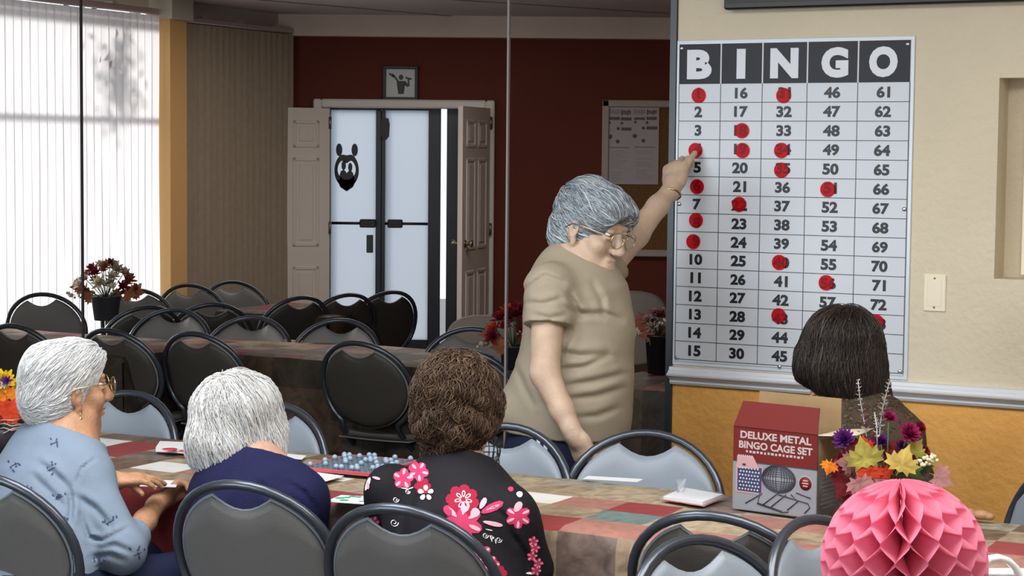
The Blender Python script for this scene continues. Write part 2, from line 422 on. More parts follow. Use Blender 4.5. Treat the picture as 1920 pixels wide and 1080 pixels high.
# recess door panel inside the niche
s_i = SN(W(1913, 330))[0]
npan = thing('wall_panel', 'pale cream access panel set inside the square wall recess at the right', 'panel', at((s_i+s_nr)/2, WT-.02, z_n0))
mb = MB(); wbox(mb, s_i-.01, s_nr-.01, z_n0+.012, z_n1-.02, WT-.055, WT-.02); mb.build('door', M['ivory'], npan)
mb = MB()
for z in (z_n0+.1, (z_n0+z_n1)/2+.05, z_n1-.06): mb.ball(at(s_i+.015, WT-.056, z), .006, seg=8)
mb.build('rivet', M['black'], npan)
# chair rail moulding: profile swept along U
prof = [(0, 0), (.014, .004), (.020, .016), (.016, .024), (.026, .034), (.046, .05), (.048, .058), (.036, .064), (.034, .070), (.026, .078), (.024, .092), (0, .094)]
k = (RAILZ1-RAILZ0)/.094
vs = [at(s, -d, RAILZ0+z*k) for s in (s_edge-.004, s_end) for d, z in prof]; n = len(prof)
mb = MB().add(vs, [(i, i+1, n+i+1, n+i) for i in range(n-1)]+[tuple(range(n)), tuple(range(2*n-1, n-1, -1))], 0, False)
struct(mb.build('trim_4', M['white_trim']), 'white chair rail moulding between cream and orange paint')
mb = MB(); wbox(mb, s_edge-.024, s_edge-.001, 0, CEIL, -.012, .05); struct(mb.build('trim_5', M['darkedge']), 'dark vertical edge strip where the cream wall ends')
for i, (px, w, m) in enumerate(((950, .008, 'seam'), (152, .007, 'seam_dark'))):
    s = SN(W(px, 350))[0]; mb = MB(); wbox(mb, s-w/2, s+w/2, .0, CEIL, 0, .012); struct(mb.build('trim_%d' % (7+i), M[m]), ('pale' if i == 0 else 'dark')+' thin vertical mirror panel joint')

# ------------------------------------------------------------------ vertical blinds
def blinds(name, label, s0, s1, n, z0, z1, m, ang, group):
    n = int((s1-s0)/.084)
    t = thing(name, label, 'blinds', LP((s0+s1)/2, .1, 0), group)
    mb = MB().box(LP((s0+s1)/2, .10, z1+.03), (s1-s0, .05, .045), (LD, LN, Z), bev=.008)
    for k in range(3): mb.box(LP(s0+(s1-s0)*(k+.5)/3, .10, z1+.056), (.05, .07, .02), (LD, LN, Z))
    mb.build('headrail', M['rail'], t)
    for k in range(n):
        s = s0+(s1-s0)*(k+.5)/n; w = .098; a = ang+random.uniform(-.06, .06)
        d = (LD*math.cos(a) - LN*math.sin(a)); nn = Z.cross(d)
        mb = MB(); vs = []; fs = []; R = 10
        sway = random.uniform(-.006, .006)
        for j in range(R+1):
            z = z0+(z1-z0)*j/R
            for q in range(5):
                x = -w/2+w*q/4; c = .010*(1-(x/(w/2))**2)
                vs.append(LP(s, .10, z)+d*(x+sway*math.sin(j*.8+k))+nn*c)
        for j in range(R):
            for q in range(4): fs.append((j*5+q, j*5+q+1, (j+1)*5+q+1, (j+1)*5+q))
        mb.add(vs, fs); mb.build('slat', m, t)
    return t
s_w1 = min(6.1, lw(-75)+1.3)
blinds('vertical_blind', 'bright backlit white vertical blinds filling the tall window', s_p1+.06, s_w1, 30, .06, 2.66, M['blind'], -.20, None)
blinds('vertical_blind', 'closed grey brown vertical blinds between orange pillar and the corner', .12, s_p0-.04, 26, .04, 2.63, M['blind_dark'], -.42, None)
# window behind the bright blinds: frame bars
mb = MB()
for z in (.10, 1.98, 2.66): lbox(mb, s_p1, 6.2, z-.014, z+.014, .06, -.12)
for s in (s_p1+.03, s_p1+2.6): lbox(mb, s-.03, s+.03, .08, 2.7, .06, -.12)
struct(mb.build('window_1', M['doorframe']))
# hanging plant outside, seen as a dim shape through the blinds
pl = K + LD*(lw(128)) + LN*.62
r_ = ray(128, 95); tt = (Vector((pl.x, pl.y, 0))-CAM).length/Vector((r_.x, r_.y, 0)).length; pc = CAM+r_*tt
t = thing('hanging_plant', 'dark bushy plant hanging outside, a blurred shape through the white blinds', 'plant', pc)
mb = MB()
for k in range(260):
    a, b, q = random.gauss(0, .12), random.gauss(0, .12), random.gauss(0, .17)
    c = pc+Vector((a, b, q-.02)); d = Vector((random.gauss(0,1), random.gauss(0,1), random.gauss(0,1))).normalized(); e = d.orthogonal().normalized()
    mb.add([c-d*.05, c+e*.02, c+d*.05, c-e*.02], [(0,1,2,3)])
mb.build('foliage', M['stem'], t)
mb = MB().tube([pc+Z*.1, pc+Z*(CEIL-pc.z)], .006, 6); mb.lathe([(.0, -.2), (.07, -.19), (.10, -.1), (.105, -.09)], pc, 14); mb.build('hanging_basket', M['black'], t)

# ------------------------------------------------------------------ doorway
mb = MB()
fl, fr, ft = YP(588, 400, RED_Y).x, YP(926, 400, RED_Y).x, YP(760, 187, RED_Y).z
for x0, x1, z0, z1 in ((fl, dl, 0, ft), (dr, fr, 0, ft), (dl, dr, dtop, ft)):
    mb.box(((x0+x1)/2, RED_Y-.025, (z0+z1)/2), (x1-x0, .07, z1-z0), bev=.012)
struct(mb.build('trim_9', M['doorframe']), 'white moulded casing around the doorway')
# outer glass door: frame, two frosted panes
gy = RED_Y+.16
def gx(px): return YP(px, 400, gy).x
gt = YP(760, 207, gy).z
gd = thing('glass_door', 'pair of frosted glass doors in a dark frame, glowing with daylight', 'door', (YP(712, 400, gy).x, gy, 0))
mb = MB()
xa, xb, xc, xd = gx(620), gx(705), gx(722), gx(803)
for x0, x1, z0, z1 in ((gx(604), xa, 0, gt+.06), (xb+.045, xc, 0, gt), (xd, gx(826), 0, gt+.06), (xa, xd, gt, gt+.06), (xa, xd, 0, .1)):
    mb.box(((x0+x1)/2, gy, (z0+z1)/2), (x1-x0, .05, z1-z0), bev=.004)
mb.box(((gx(837)+gx(880))/2, gy, 1.05), (gx(880)-gx(837), .06, 2.15))
mb.build('frame', M['alu'], gd)
mb = MB().box((xb+.022, gy-.005, gt/2), (.045, .06, gt), bev=.004); mb.build('meeting_stile', M['alu'], gd)
for x0, x1 in ((xa, xb), (xc, xd)):
    MB().box(((x0+x1)/2, gy, (.1+gt)/2), (x1-x0, .012, gt-.1)).build('pane', M['frost'], gd)
zb = YP(712, 419, gy-.06).z
for x0, x1, q0, q1 in ((xa, xb, 676, 706), (xc, xd, 728, 756)):
    bar = MB().tube([(x0, gy-.06, zb), (x1, gy-.06, zb)], .012, 8); bo = bar.build('push_bar', M['black'], gd)
    MB().box(((gx(q0)+gx(q1))/2, gy-.07, zb), (gx(q1)-gx(q0), .07, .07), bev=.008).build('latch_box', M['black'], bo)
MB().box((gx(694), gy-.02, YP(694, 457, gy).z), (.055, .03, .15), bev=.004).build('lock_plate', M['alu'], gd)
hk = YP(722, 240, gy-.05)
MB().prism([(-.022, -.085), (.01, -.10), (.035, -.07), (.04, .03), (.03, .08), (-.02, .09), (-.035, .04), (-.035, -.05)], hk, EX, Z, .03).build('door_closer', M['black'], gd)
# emblem on the left pane: heart of two tall heads around two small ones
def ring_pts(fn, n): return [fn(i/n) for i in range(n)]
def emb(px, py): q = YP(px, py, gy-.012); return q
ES = 16.05/F_PX
ec = YP(650, 320, gy-.012)
def ell_pts(cx, cy, rx, ry, n=24, rot=0):
    return [(cx+rx*math.cos(a)*math.cos(rot)-ry*math.sin(a)*math.sin(rot), cy+rx*math.cos(a)*math.sin(rot)+ry*math.sin(a)*math.cos(rot)) for a in [2*math.pi*i/n for i in range(n)]]
mb = MB()
def flat(mb, pts, d=.003, mi=0): mb.prism([(x*ES, -y*ES) for x, y in pts][::-1], ec, EX, Z, d, mi)
# outer heart ring built as a strip between outer and inner outlines
def heart(t, w, h, dip):     # t 0..1 from the top dip clockwise to the bottom tip and back
    a = 2*math.pi*t
    x = w*math.sin(a)*(1.0 if math.cos(a) > -.2 else 1.0-.28*((-math.cos(a)-.2)/.8)**2*.6)
    y = -h*(math.cos(a)) ; y += dip*math.exp(-(x/(w*.34))**2) if math.cos(a) > 0 else 0
    return x, y
no = 60; vs = []; fs = []
for i in range(no):
    ox, oy = heart(i/no, 23, 34, 5); ix, iy = heart(i/no, 17, 20, 8); iy -= 2
    for x, y in ((ox, oy), (ix, iy)): vs.append(ec+EX*(x*ES)-Z*((y)*ES))
k = len(vs); vs += [v-EY*.003 for v in vs]
for i in range(no):
    a, b = 2*i, 2*((i+1) % no); fs.append((a, a+1, b+1, b)); fs.append((k+a, k+b, k+b+1, k+a+1)); fs.append((a, b, k+b, k+a)); fs.append((a+1, k+a+1, k+b+1, b+1))
mb.add(vs, fs, 0, False)
flat(mb, ell_pts(-14.2, -39, 6, 12)); flat(mb, ell_pts(15, -39, 6, 12))
flat(mb, ell_pts(-5.6, -10, 4.3, 9, 18)); flat(mb, ell_pts(6.7, -6.5, 4, 8.5, 18))
flat(mb, [(-13, 7), (-11, 1), (-6, -2), (-2, 1), (0, 5), (3, 1), (8, 0), (12, 4), (14.5, 14), (13, 24), (9, 30), (0, 39), (-10, 31), (-13, 20)])
flat(mb, [(-18, 17), (18, 17), (12, 31), (0, 39), (-12, 31)])
mb.build('emblem', M['ink'], gd, label='black heart emblem of four rounded figures')
# inner panelled leaves
def leaf(label, hinge, far, z1, handle_end, knob):
    d = (far-hinge); w = d.length; d.normalize(); n = Z.cross(d)
    if n.y > 0: n = -n
    t = thing('panel_door', label, 'door', (hinge.x, hinge.y, 0))
    mb = MB().box(hinge+d*(w/2)+Z*(z1/2+.01), (w, .04, z1-.02), (d, n, Z))
    mb.build('door_leaf', M['door'], t)
    mb = MB()
    for c0, c1 in ((.13, .45), (.55, .87)):
        for r0_, r1_ in ((.06, .36), (.44, .80), (.84, .95)):
            for sgn in (1,):
                a, b = w*c0, w*c1; z0_, z1_ = z1*r0_, z1*r1_
                cc = hinge+n*(.021)
                for (x0, x1, q0, q1) in ((a, b, z0_, z0_+.03), (a, b, z1_-.03, z1_), (a, a+.03, z0_, z1_), (b-.03, b, z0_, z1_)):
                    mb.box(cc+d*((x0+x1)/2)+Z*((q0+q1)/2), (x1-x0, .016, q1-q0), (d, n, Z), bev=.006)
                mb.box(cc+d*((a+b)/2)+Z*((z0_+z1_)/2), (b-a-.10, .012, z1_-z0_-.10), (d, n, Z), bev=.008)
    mb.build('raised_panel', M['door'], t)
    for z in (.2, 1.05, z1-.12): MB().tube([hinge+n*.028+Z*(z-.05), hinge+n*.028+Z*(z+.05)], .012, 8).build('hinge', M['brass'], t)
    if knob:
        kp = hinge+d*(w-.07)+Z*.96
        for sg in (1, -1): MB().lathe([(.0, 0), (.03, 0), (.03, .008), (.012, .014), (.012, .035), (.028, .05), (.028, .065), (.0, .075)], kp+n*(.02*sg), 14, (d, Z, n*sg)).build('knob', M['brass'], t)
h0 = YP(617, 300, RED_Y-.08); f0 = YP(461, 300, RED_Y-.35)
leaf('pale panelled door leaf swung open to the left of the glass doors', Vector((h0.x, h0.y, 0)), Vector((f0.x, f0.y, 0)), YP(617, 203, RED_Y-.08).z, 0, False)
h1 = YP(914, 300, RED_Y-.08); f1 = YP(863, 300, RED_Y-.80)
leaf('brownish panelled door leaf with knob standing ajar right of the glass doors', Vector((h1.x, h1.y, 0)), Vector((f1.x, f1.y, 0)), YP(914, 203, RED_Y-.08).z, 0, True)
# framed pictogram
fc = YP(751, 156, RED_Y-.02); pr = thing('framed_picture', 'small black framed picture of a figure lifting weights, above the doorway', 'picture', fc)
fw_, fh_ = 60*RED_Y/F_PX, 58*RED_Y/F_PX
mb = MB()
for x, z, w, h in ((0, fh_/2, fw_+.025, .026), (0, -fh_/2, fw_+.025, .026), (-fw_/2, 0, .026, fh_), (fw_/2, 0, .026, fh_)): mb.box(fc+EX*x+Z*z-EY*.01, (w, .035, h), bev=.004)
mb.build('frame', M['black'], pr)
MB().box(fc, (fw_-.02, .012, fh_-.02)).build('print', M['paper'], pr)
mb = MB(); s = RED_Y/F_PX
def fl2(pts): mb.prism([(x*s, -y*s) for x, y in pts][::-1], fc-EY*.007, EX, Z, .003)
fl2(ell_pts(1, -11, 4.2, 5, 16)); fl2([(-7, -4), (9, -4), (8, 6), (6, 20), (-4, 20), (-6, 6)])
fl2([(-7, -4), (-13, -12), (-16, -16), (-14, -18), (-9, -12), (-3, -4)]); fl2([(9, -4), (14, 2), (13, -8), (16, -8), (17, 5), (13, 7), (7, 3)])
fl2([(-20, -19), (-11, -13), (-13, -10), (-22, -16)]); fl2([(9, -12), (21, -9), (20, -6), (9, -9)])
mb.build('figure', M['ink'], pr)
# notice board, off to the right
by = RED_Y-.03
nb = thing('notice_board', 'brown cork notice board in a beige frame on the dark red wall', 'notice board', YP(1200, 330, by))
x0, x1 = YP(1128, 300, by).x, YP(1330, 300, by).x; z0, z1 = YP(1195, 481, by).z, YP(1195, 188, by).z
mb = MB(); fwid = 13*by/F_PX
for a, b, c, d in ((x0, x1, z1-fwid, z1), (x0, x1, z0, z0+fwid), (x0, x0+fwid, z0, z1), (x1-fwid, x1, z0, z1)): mb.box(((a+b)/2, by-.01, (c+d)/2), (b-a, .045, d-c), bev=.008)
mb.build('frame', M['boardframe'], nb)
MB().box(((x0+x1)/2, by+.008, (z0+z1)/2), (x1-x0-.06, .02, z1-z0-.06)).build('cork_panel', M['cork'], nb)
py_ = by-.012
def pp(px, py): return YP(px, py, py_)
a, b = pp(1141, 201), pp(1234, 346)
sheet = MB(); sheet.box(((a.x+b.x)/2, py_, (a.z+b.z)/2), (b.x-a.x, .004, a.z-b.z))
def mark(px0, py0, px1, py1, mi):
    q0, q1 = pp(px0, py0), pp(px1, py1); sheet.box(((q0.x+q1.x)/2, py_-.003, (q0.z+q1.z)/2), (q1.x-q0.x, .003, abs(q0.z-q1.z)), mi=mi)
for q in ((1143, 205, 1165, 215, 2), (1165, 206, 1184, 216, 1), (1188, 205, 1211, 215, 2), (1213, 206, 1232, 215, 1)): 
    for k in range(5):
        w = (q[2]-q[0])/5; mark(q[0]+k*w, q[1]+(k*7 % 3), q[0]+k*w+w*.72, q[3]-(k*5 % 3), q[4])
for q in ((1142, 219, 1162, 225), (1164, 220, 1184, 226), (1189, 220, 1209, 225), (1212, 219, 1231, 225), (1165, 239, 1184, 245), (1212, 237, 1232, 243)): mark(*q, 1)
for q in ((1143, 276, 1180, 277.5), (1190, 275, 1229, 276.5)): mark(*q, 1)
for cx, cy, r in ((1144, 256, 4), (1158, 265, 3.5), (1190, 255, 4), (1206, 264, 3.5), (1142, 230, 2.5), (1166, 231, 2.5), (1191, 229, 2.5), (1213, 230, 2.5), (1159, 241, 3), (1206, 240, 3)):
    c = pp(cx, cy); sheet.lathe([(r*.0045, 0), (r*.0045, .003), (0, .004)], c-EY*.001, 12, (EX, Z, -EY), 1)
for r in range(17):
    for c in range(2): 
        if random.random() < .85: mark(1146+46*c, 283+r*3.5, 1146+46*c+random.uniform(14, 36), 284+r*3.5, 2)
tag(sheet.build('newspaper_sheet', [M['newsprint'], M['newsink'], M['newsgrey']], None, ((a.x+b.x)/2, py_, b.z)), 'printed two page newspaper sheet pinned to the cork notice board', 'newspaper')

# ------------------------------------------------------------------ bingo board
sL, sR = SN(W(1268, 380))[0], SN(W(1705, 390))[0]
zT = (W(1275, 80).z+W(1711, 72).z)/2; zB = (W(1262, 683).z+W(1698, 706).z)/2
bb = thing('bingo_board', 'large white bingo number board with black header on the cream wall', 'bingo board', at((sL+sR)/2, -.004, zB))
def wb(mb, a, b, z0, z1, n0, n1, mi=0, bev=0): mb.box(at((a+b)/2, (n0+n1)/2, (z0+z1)/2), (b-a, abs(n1-n0), z1-z0), (U, N, Z), mi, bev)
mb = MB(); wb(mb, sL-.004, sR+.008, zB-.006, zT+.008, -.006, 0, bev=.002); mb.build('clear_edge', M['edge_clear'], bb)
mb = MB(); wb(mb, sL+.008, sR-.006, zB+.008, zT-.006, -.009, -.0055); mb.build('panel', M['board'], bb)
cx = [sL+.008]+[SN(W(p, 118))[0] for p in (1354, 1432, 1516, 1611)]+[sR-.006]
# column edges drift: keep plumb
zH = (W(1274, 157).z+W(1708, 155).z)/2
mb = MB()
for i in range(5): wb(mb, cx[i]+(.003 if i else 0), cx[i+1]-(.003 if i < 4 else 0), zH, zT-.006, -.0105, -.0085)
mb.build('header', M['board_black'], bb)
mb = MB(); hh = zT-.006-zH
for i, (ch, wf) in enumerate(zip('BINGO', (.56, .20, .60, .56, .58))):
    cw = cx[i+1]-cx[i]; h = hh*.74; w = min(cw, .16)*wf*1.06
    o = at((cx[i]+cx[i+1])/2-w/2+(.008 if ch == 'G' else -.002), -.0112, zH+hh*.12)
    put_text(mb, ch, o, U, Z, w, h, 0, .06)
mb.build('heading_lettering', M['letter'], bb, label='white letters B I N G O')
zr = [zH]
zbot = zB+.008
row = (zH-zbot)/15.12
zr = [zH-row*i for i in range(16)]
mb = MB()
for i in range(1, 16): wb(mb, cx[0], cx[5], zr[i]-.0012, zr[i]+.0012, -.0098, -.0088)
for i in range(0, 6): wb(mb, cx[i]-.0012, cx[i]+.0012, zr[15], zH, -.0098, -.0088)
mb.build('grid_lines', M['grid'], bb)
mb = MB(); ncen = {}
for c in range(5):
    for r in range(15):
        num = str(c*15+r+1); vs, fs = text_geo(num, .045)
        x0 = min(v[0] for v in vs); x1 = max(v[0] for v in vs); y0 = min(v[1] for v in vs); y1 = max(v[1] for v in vs)
        h = row*.60; k = h/(y1-y0); kx = k*1.16; w = (x1-x0)*kx
        cs = (cx[c]+cx[c+1])/2 - (.004 if c == 0 else 0); cz = (zr[r]+zr[r+1])/2
        ncen[c*15+r+1] = (cs, cz)
        mb.add([at(cs-w/2+(v[0]-x0)*kx, -.0094, cz-h/2+(v[1]-y0)*k) for v in vs], fs, 0, False)
mb.build('number_lettering', M['ink'], bb)
for s, z in ((sL+.016, zT-.02), (sR-.016, zT-.02), (sL+.016, zB+.02), (sR-.016, zB+.022), (sL+.016, (zT+zB)/2), (sR-.014, (zT+zB)/2), ((sL+sR)/2-.02, zB+.012)):
    q = at(s, -.0095, z); m_ = MB().lathe([(.0075, 0), (.0075, .002), (.005, .004), (0, .0045)], q, 14, (U, Z, -N)); m_.box(q-N*.0045, (.008, .0012, .001), (U, Z, N)); m_.build('screw', M['screw'], bb)
dots = {1:(1310,179),4:(1304,282),6:(1307,350),8:(1305,413),9:(1300,453),18:(1391,245),19:(1392,282),22:(1386,383),31:(1469,179),34:(1465,282),35:(1465,319),40:(1461,492),43:(1460,592),51:(1552,355),56:(1549,530),73:(1643,604),75:(1651,677)}
for nmb, (px, py) in dots.items():
    q = W(px, py, .0125); m_ = MB().lathe([(0, 0), (.0262, 0), (.0262, .0018), (.0245, .0024), (0, .0024)], q, 32, (U, Z, -N), 0, False)
    tag(m_.build('marker_disc', M['dot'], None, q), 'translucent red disc marking number %d on the bingo board' % nmb, 'marker', 'red discs on the bingo board')
# black screen edge above, blank wall plate
s0, s1 = SN(W(1368, 10))[0], SN(W(1368, 10))[0]+1.15; z0 = (W(1368, 17, .05).z+W(1910, 3, .05).z)/2
tv = thing('wall_screen', 'wide black flat screen on the wall above the bingo board', 'screen', at((s0+s1)/2, 0, z0))
mb = MB(); wb(mb, s0, s1, z0, z0+.62, -.055, -.012, bev=.006); mb.build('bezel', M['black'], tv)
mb = MB(); wb(mb, s0+.012, s1-.012, z0+.02, z0+.61, -.057, -.05); mb.build('display', mat('dark_display', (.006, .006, .008), .12, .5), tv)
mb = MB(); wb(mb, s0+.4, s1-.4, z0+.2, z0+.42, -.014, 0); mb.build('mount', M['black'], tv)
a, b = W(1736, 516), W(1770, 582); c = (a+b)/2; sc_, _ = SN(c)
wp = thing('wall_plate', 'ivory blank wall plate with two screws, right of the bingo board', 'wall plate', at(sc_, 0, c.z-.06))
mb = MB(); wb(mb, sc_-.038, sc_+.038, c.z-.062, c.z+.062, -.006, .001, bev=.003); wb(mb, sc_-.024, sc_+.024, c.z-.045, c.z+.045, -.0075, -.004, bev=.001); mb.build('plate', M['ivory'], wp)
for z in (-.048, .048): MB().lathe([(.004, 0), (.004, .001), (0, .002)], at(sc_, -.006, c.z+z), 10, (U, Z, -N)).build('screw', M['screw'], wp)

# ------------------------------------------------------------------ folding chairs (origin on the floor, sitter looks along +Y)
def chair_proto():
    root = thing('folding_chair', 'x', 'chair', (0, 0, 0), 'folding chairs')
    RC = math.radians(15); HB, HW, HH = .455, .222, .198     # back: base height, half width, half height
    def bp(u, v, off=0.0):       # u across, v up the back from its base; off forward
        y = -.185 - v*math.sin(RC) + .72*u*u + off*math.cos(RC)
        return Vector((u, y, HB + v*math.cos(RC) + off*math.sin(RC)))
    vc = .20
    def ovw(v):    # half width of the oval at v
        t = (v-vc)/HH; return HW*math.sqrt(max(0, 1-abs(t)**2.15))
    # steel tube: arch, then down to the front feet
    pts = []
    arch = []
    for i in range(33):
        a = math.radians(-52) + (math.pi+math.radians(104))*i/32
        u = (HW+.012)*math.cos(a); v = vc+(HH+.012)*math.copysign(abs(math.sin(a))**.95, math.sin(a)); arch.append(bp(u, v))
    mb = MB()
    L0, R0 = arch[-1], arch[0]
    mb.tube([Vector((.185, .20, .03)), Vector((.165, .06, .25)), R0+Vector((.006, .015, -.04))]+arch+[L0+Vector((-.006, .015, -.04)), Vector((-.165, .06, .25)), Vector((-.185, .20, .03))], .0125, 10)
    mb.build('back_frame', M['tube'], root)
    # plastic back: front shell and rear shell with a finger hole under the arch
    def shell(off0, off1, inset, notch, puff):
        us = []
        nw = .086; w = HW-inset
        for i in range(29): us.append(-w*math.cos(math.pi*i/28)*.9995)
        us = sorted(us+[-nw-.0012, -nw+.0012, nw-.0012, nw+.0012])
        R = 14; vs = []; fs = []
        for side, off in ((0, off0), (1, off1)):
            for u in us:
                k = math.sqrt(max(0, 1-(abs(u)/w)**2.0)); top = vc+(HH-inset)*k**.97; bot = vc-(HH-inset)*k**.97
                if abs(u) < nw: top = min(top, vc+HH-inset-.012-notch*math.cos(u/nw*math.pi/2)**.85)
                for j in range(R+1):
                    v = bot+(top-bot)*j/R
                    edge = min(min(j, R-j)/2.0, (w-abs(u))/.02, 1.0)
                    vs.append(bp(u, v, off*(.35+.65*min(1, max(0, edge))) if puff else off))
        n = len(us); A = n*(R+1)
        for i in range(n-1):
            for j in range(R):
                a = i*(R+1)+j; q = (a, a+R+1, a+R+2, a+1)
                fs.append(q); fs.append(tuple(A+x for x in q[::-1]))
            a = i*(R+1); fs.append((a, A+a, A+a+R+1, a+R+1)); a += R; fs.append((a, a+R+1, A+a+R+1, A+a))
        for i in (0, n-1):
            for j in range(R):
                a = i*(R+1)+j; fs.append((a, a+1, A+a+1, A+a))
        return MB().add(vs, fs)
    shell(.016, .001, .006, .040, True).build('backrest', M['plastic'], root)
    shell(.0, -.013, .012, .036, True).build('back_shell', M['back_plastic'], root, label='darker rear shell of the backrest')
    # seat
    vs = []; fs = []; nu, nv = 16, 14
    for side in (0, 1):
        for i in range(nu+1):
            for j in range(nv+1):
                u = -1+2*i/nu; v = -1+2*j/nv
                w = .205+.01*v; x = w*u*math.sqrt(1-.25*v*v*.35); y = .03+.20*v*math.sqrt(1-.5*u*u*.45)
                rim = max(abs(u), abs(v)); z = .445+.012*v - .012*(1-u*u)*(1-v*v) - (.018*max(0, (rim-.85)/.15)**2)
                if side: z = .445+.012*v-.026
                vs.append((x, y, z))
    A = (nu+1)*(nv+1)
    for i in range(nu):
        for j in range(nv):
            a = i*(nv+1)+j; q = (a, a+nv+1, a+nv+2, a+1); fs.append(q); fs.append(tuple(A+x for x in q[::-1]))
    for i in range(nu):
        for j in (0, nv): a = i*(nv+1)+j; fs.append((a, a+nv+1, A+a+nv+1, A+a))
    for j in range(nv):
        for i in (0, nu): a = i*(nv+1)+j; fs.append((a, a+1, A+a+1, A+a))
    MB().add(vs, fs).build('seat', M['plastic'], root)
    for sx in (-1, 1):
        lg = MB().tube([(sx*.19, -.26, .02), (sx*.18, -.12, .22), (sx*.175, .08, .41)], .011, 8).build('leg', M['tube'], root)
        MB().lathe([(0, 0), (.015, 0), (.016, .03), (.012, .035)], (sx*.19, -.265, 0), 10).build('foot_cap', M['rubber'], lg)
        MB().lathe([(0, 0), (.016, 0), (.017, .035), (.013, .04)], (sx*.186, .205, 0), 10).build('foot_cap', M['rubber'], root)
    MB().tube([(-.186, -.24, .07), (.186, -.24, .07)], .008, 8).build('crossbar', M['tube'], root)
    MB().tube([(-.176, .14, .12), (.176, .14, .12)], .008, 8).build('crossbar', M['tube'], root)
    return root
proto = chair_proto()
CH_TOP = .455+(.198+.012+.20)*math.cos(math.radians(15))+.012
A0 = -math.degrees(PHI)
RCX = .185+.41*math.sin(math.radians(15))          # how far behind its origin the top of the back sits
first = [True]
def chair(px, py, rot, label, group, dark=False, d=None):
    """top of the back seen at (px, py)"""
    p = Gz(px, py, CH_TOP) if d is None else P(px, py, d)
    c = proto if first[0] else copy_thing(proto); first[0] = False
    a = math.radians(rot); face = Vector((-math.sin(a), math.cos(a), 0))
    c.location = Vector((p.x, p.y, 0))+face*RCX; c.rotation_euler = (0, 0, a)
    tag(c, label, 'chair', group)
    if dark:
        for ch in c.children:
            for pre, mm in (('back_shell', 'dark_back'), ('backrest', 'dim_plastic'), ('seat', 'dim_plastic')):
                if ch.name.split('.')[0] == pre and (dark == 2 or pre == 'back_shell'):
                    if pre not in DARK: DARK[pre] = ch.data.copy(); DARK[pre].materials[0] = M[mm]
                    ch.data = DARK[pre]
    return c
DARK = {}
gN = 'folding chairs with backs to us on the near side of the table'
gF = 'folding chairs facing us across the cloth covered table'
gV = 'folding chairs of the mirror image, built as a room beyond'
chair(-32, 884, A0, 'grey folding chair behind the woman in the pale blue sweater', gN)
chair(446, 900, A0+6, 'grey folding chair carrying the white haired woman in navy', gN)
chair(742, 944, A0+4, 'grey folding chair in front of the black floral blouse', gN)
chair(1335, 950, A0+3, 'empty dark backed folding chair in front of the red bingo cage box', gN, True, d=4.46)
chair(247, 731, 180+A0+6, 'pale folding chair across the table, beyond the woman in glasses', gF)
chair(515, 752, 180+A0+8, 'pale folding chair mostly hidden behind the white haired woman in navy', gF)
chair(952, 792, 180+A0+8, 'pale folding chair across the table, behind the small wire cage', gF)
chair(1216, 805, 180+A0+16, 'pale folding chair across the table, against the dark gap beside the orange wall', gF)
chair(2000, 812, 180+A0-62, 'pale folding chair seen side on at the right end of the table', gF, d=5.25)
chair(1290, 1018, 180+A0+66, 'pale folding chair in the bottom foreground, turned toward us', 'folding chairs in front', d=4.18)
chair(1512, 968, 180+A0+74, 'pale folding chair partly hidden behind the pink paper ball', 'folding chairs in front', d=4.42)
dim = [
 (22, 606, A0, 'dark backed folding chair half hidden above the white haired woman in glasses'),
 (203, 615, A0, 'dark backed folding chair directly behind the head of the woman in glasses'),
 (362, 621, A0, 'dark backed folding chair beside the hanging corner of the dim tablecloth'),
 (668, 638, A0, 'dark backed folding chair standing alone in front of the second table, seat visible'),
 (866, 652, A0, 'dark backed folding chair rising behind the brown haired woman'),
 (330, 577, 180-14, 'pale folding chair tucked behind the second table, below the orange pillar'),
 (476, 591, 180-14, 'pale folding chair at the second table, below the open panelled door leaf'),
 (641, 596, 180-14, 'pale folding chair at the second table, below the frosted glass doors'),
 (888, 612, 180-14, 'pale folding chair under the beige cushioned seat near the red flowers'),
 (278, 572, 34, 'dark folding chair leaning right, just right of the flower pot'),
 (399, 567, 20, 'small dark folding chair wedged behind two pale ones by the corner blinds'),
 (566, 554, 38, 'dark folding chair leaning right, leftmost of three before the glass doors'),
 (655, 549, 38, 'dark folding chair leaning right, middle of three before the glass doors'),
 (735, 544, 38, 'dark folding chair leaning right, tallest of three before the glass doors'),
 (76, 548, 215, 'dim folding chair against the bright blinds left of the flower pot'),
 (250, 540, 215, 'dim folding chair just behind the flowers of the pot'),
 (350, 531, 215, 'dim folding chair in front of the orange pillar'),
 (432, 525, 215, 'dim folding chair below the open panelled leaf, by the grey blinds'),
]
for px, py, rot, lab in dim: chair(px, py, rot, lab, gV, 2)

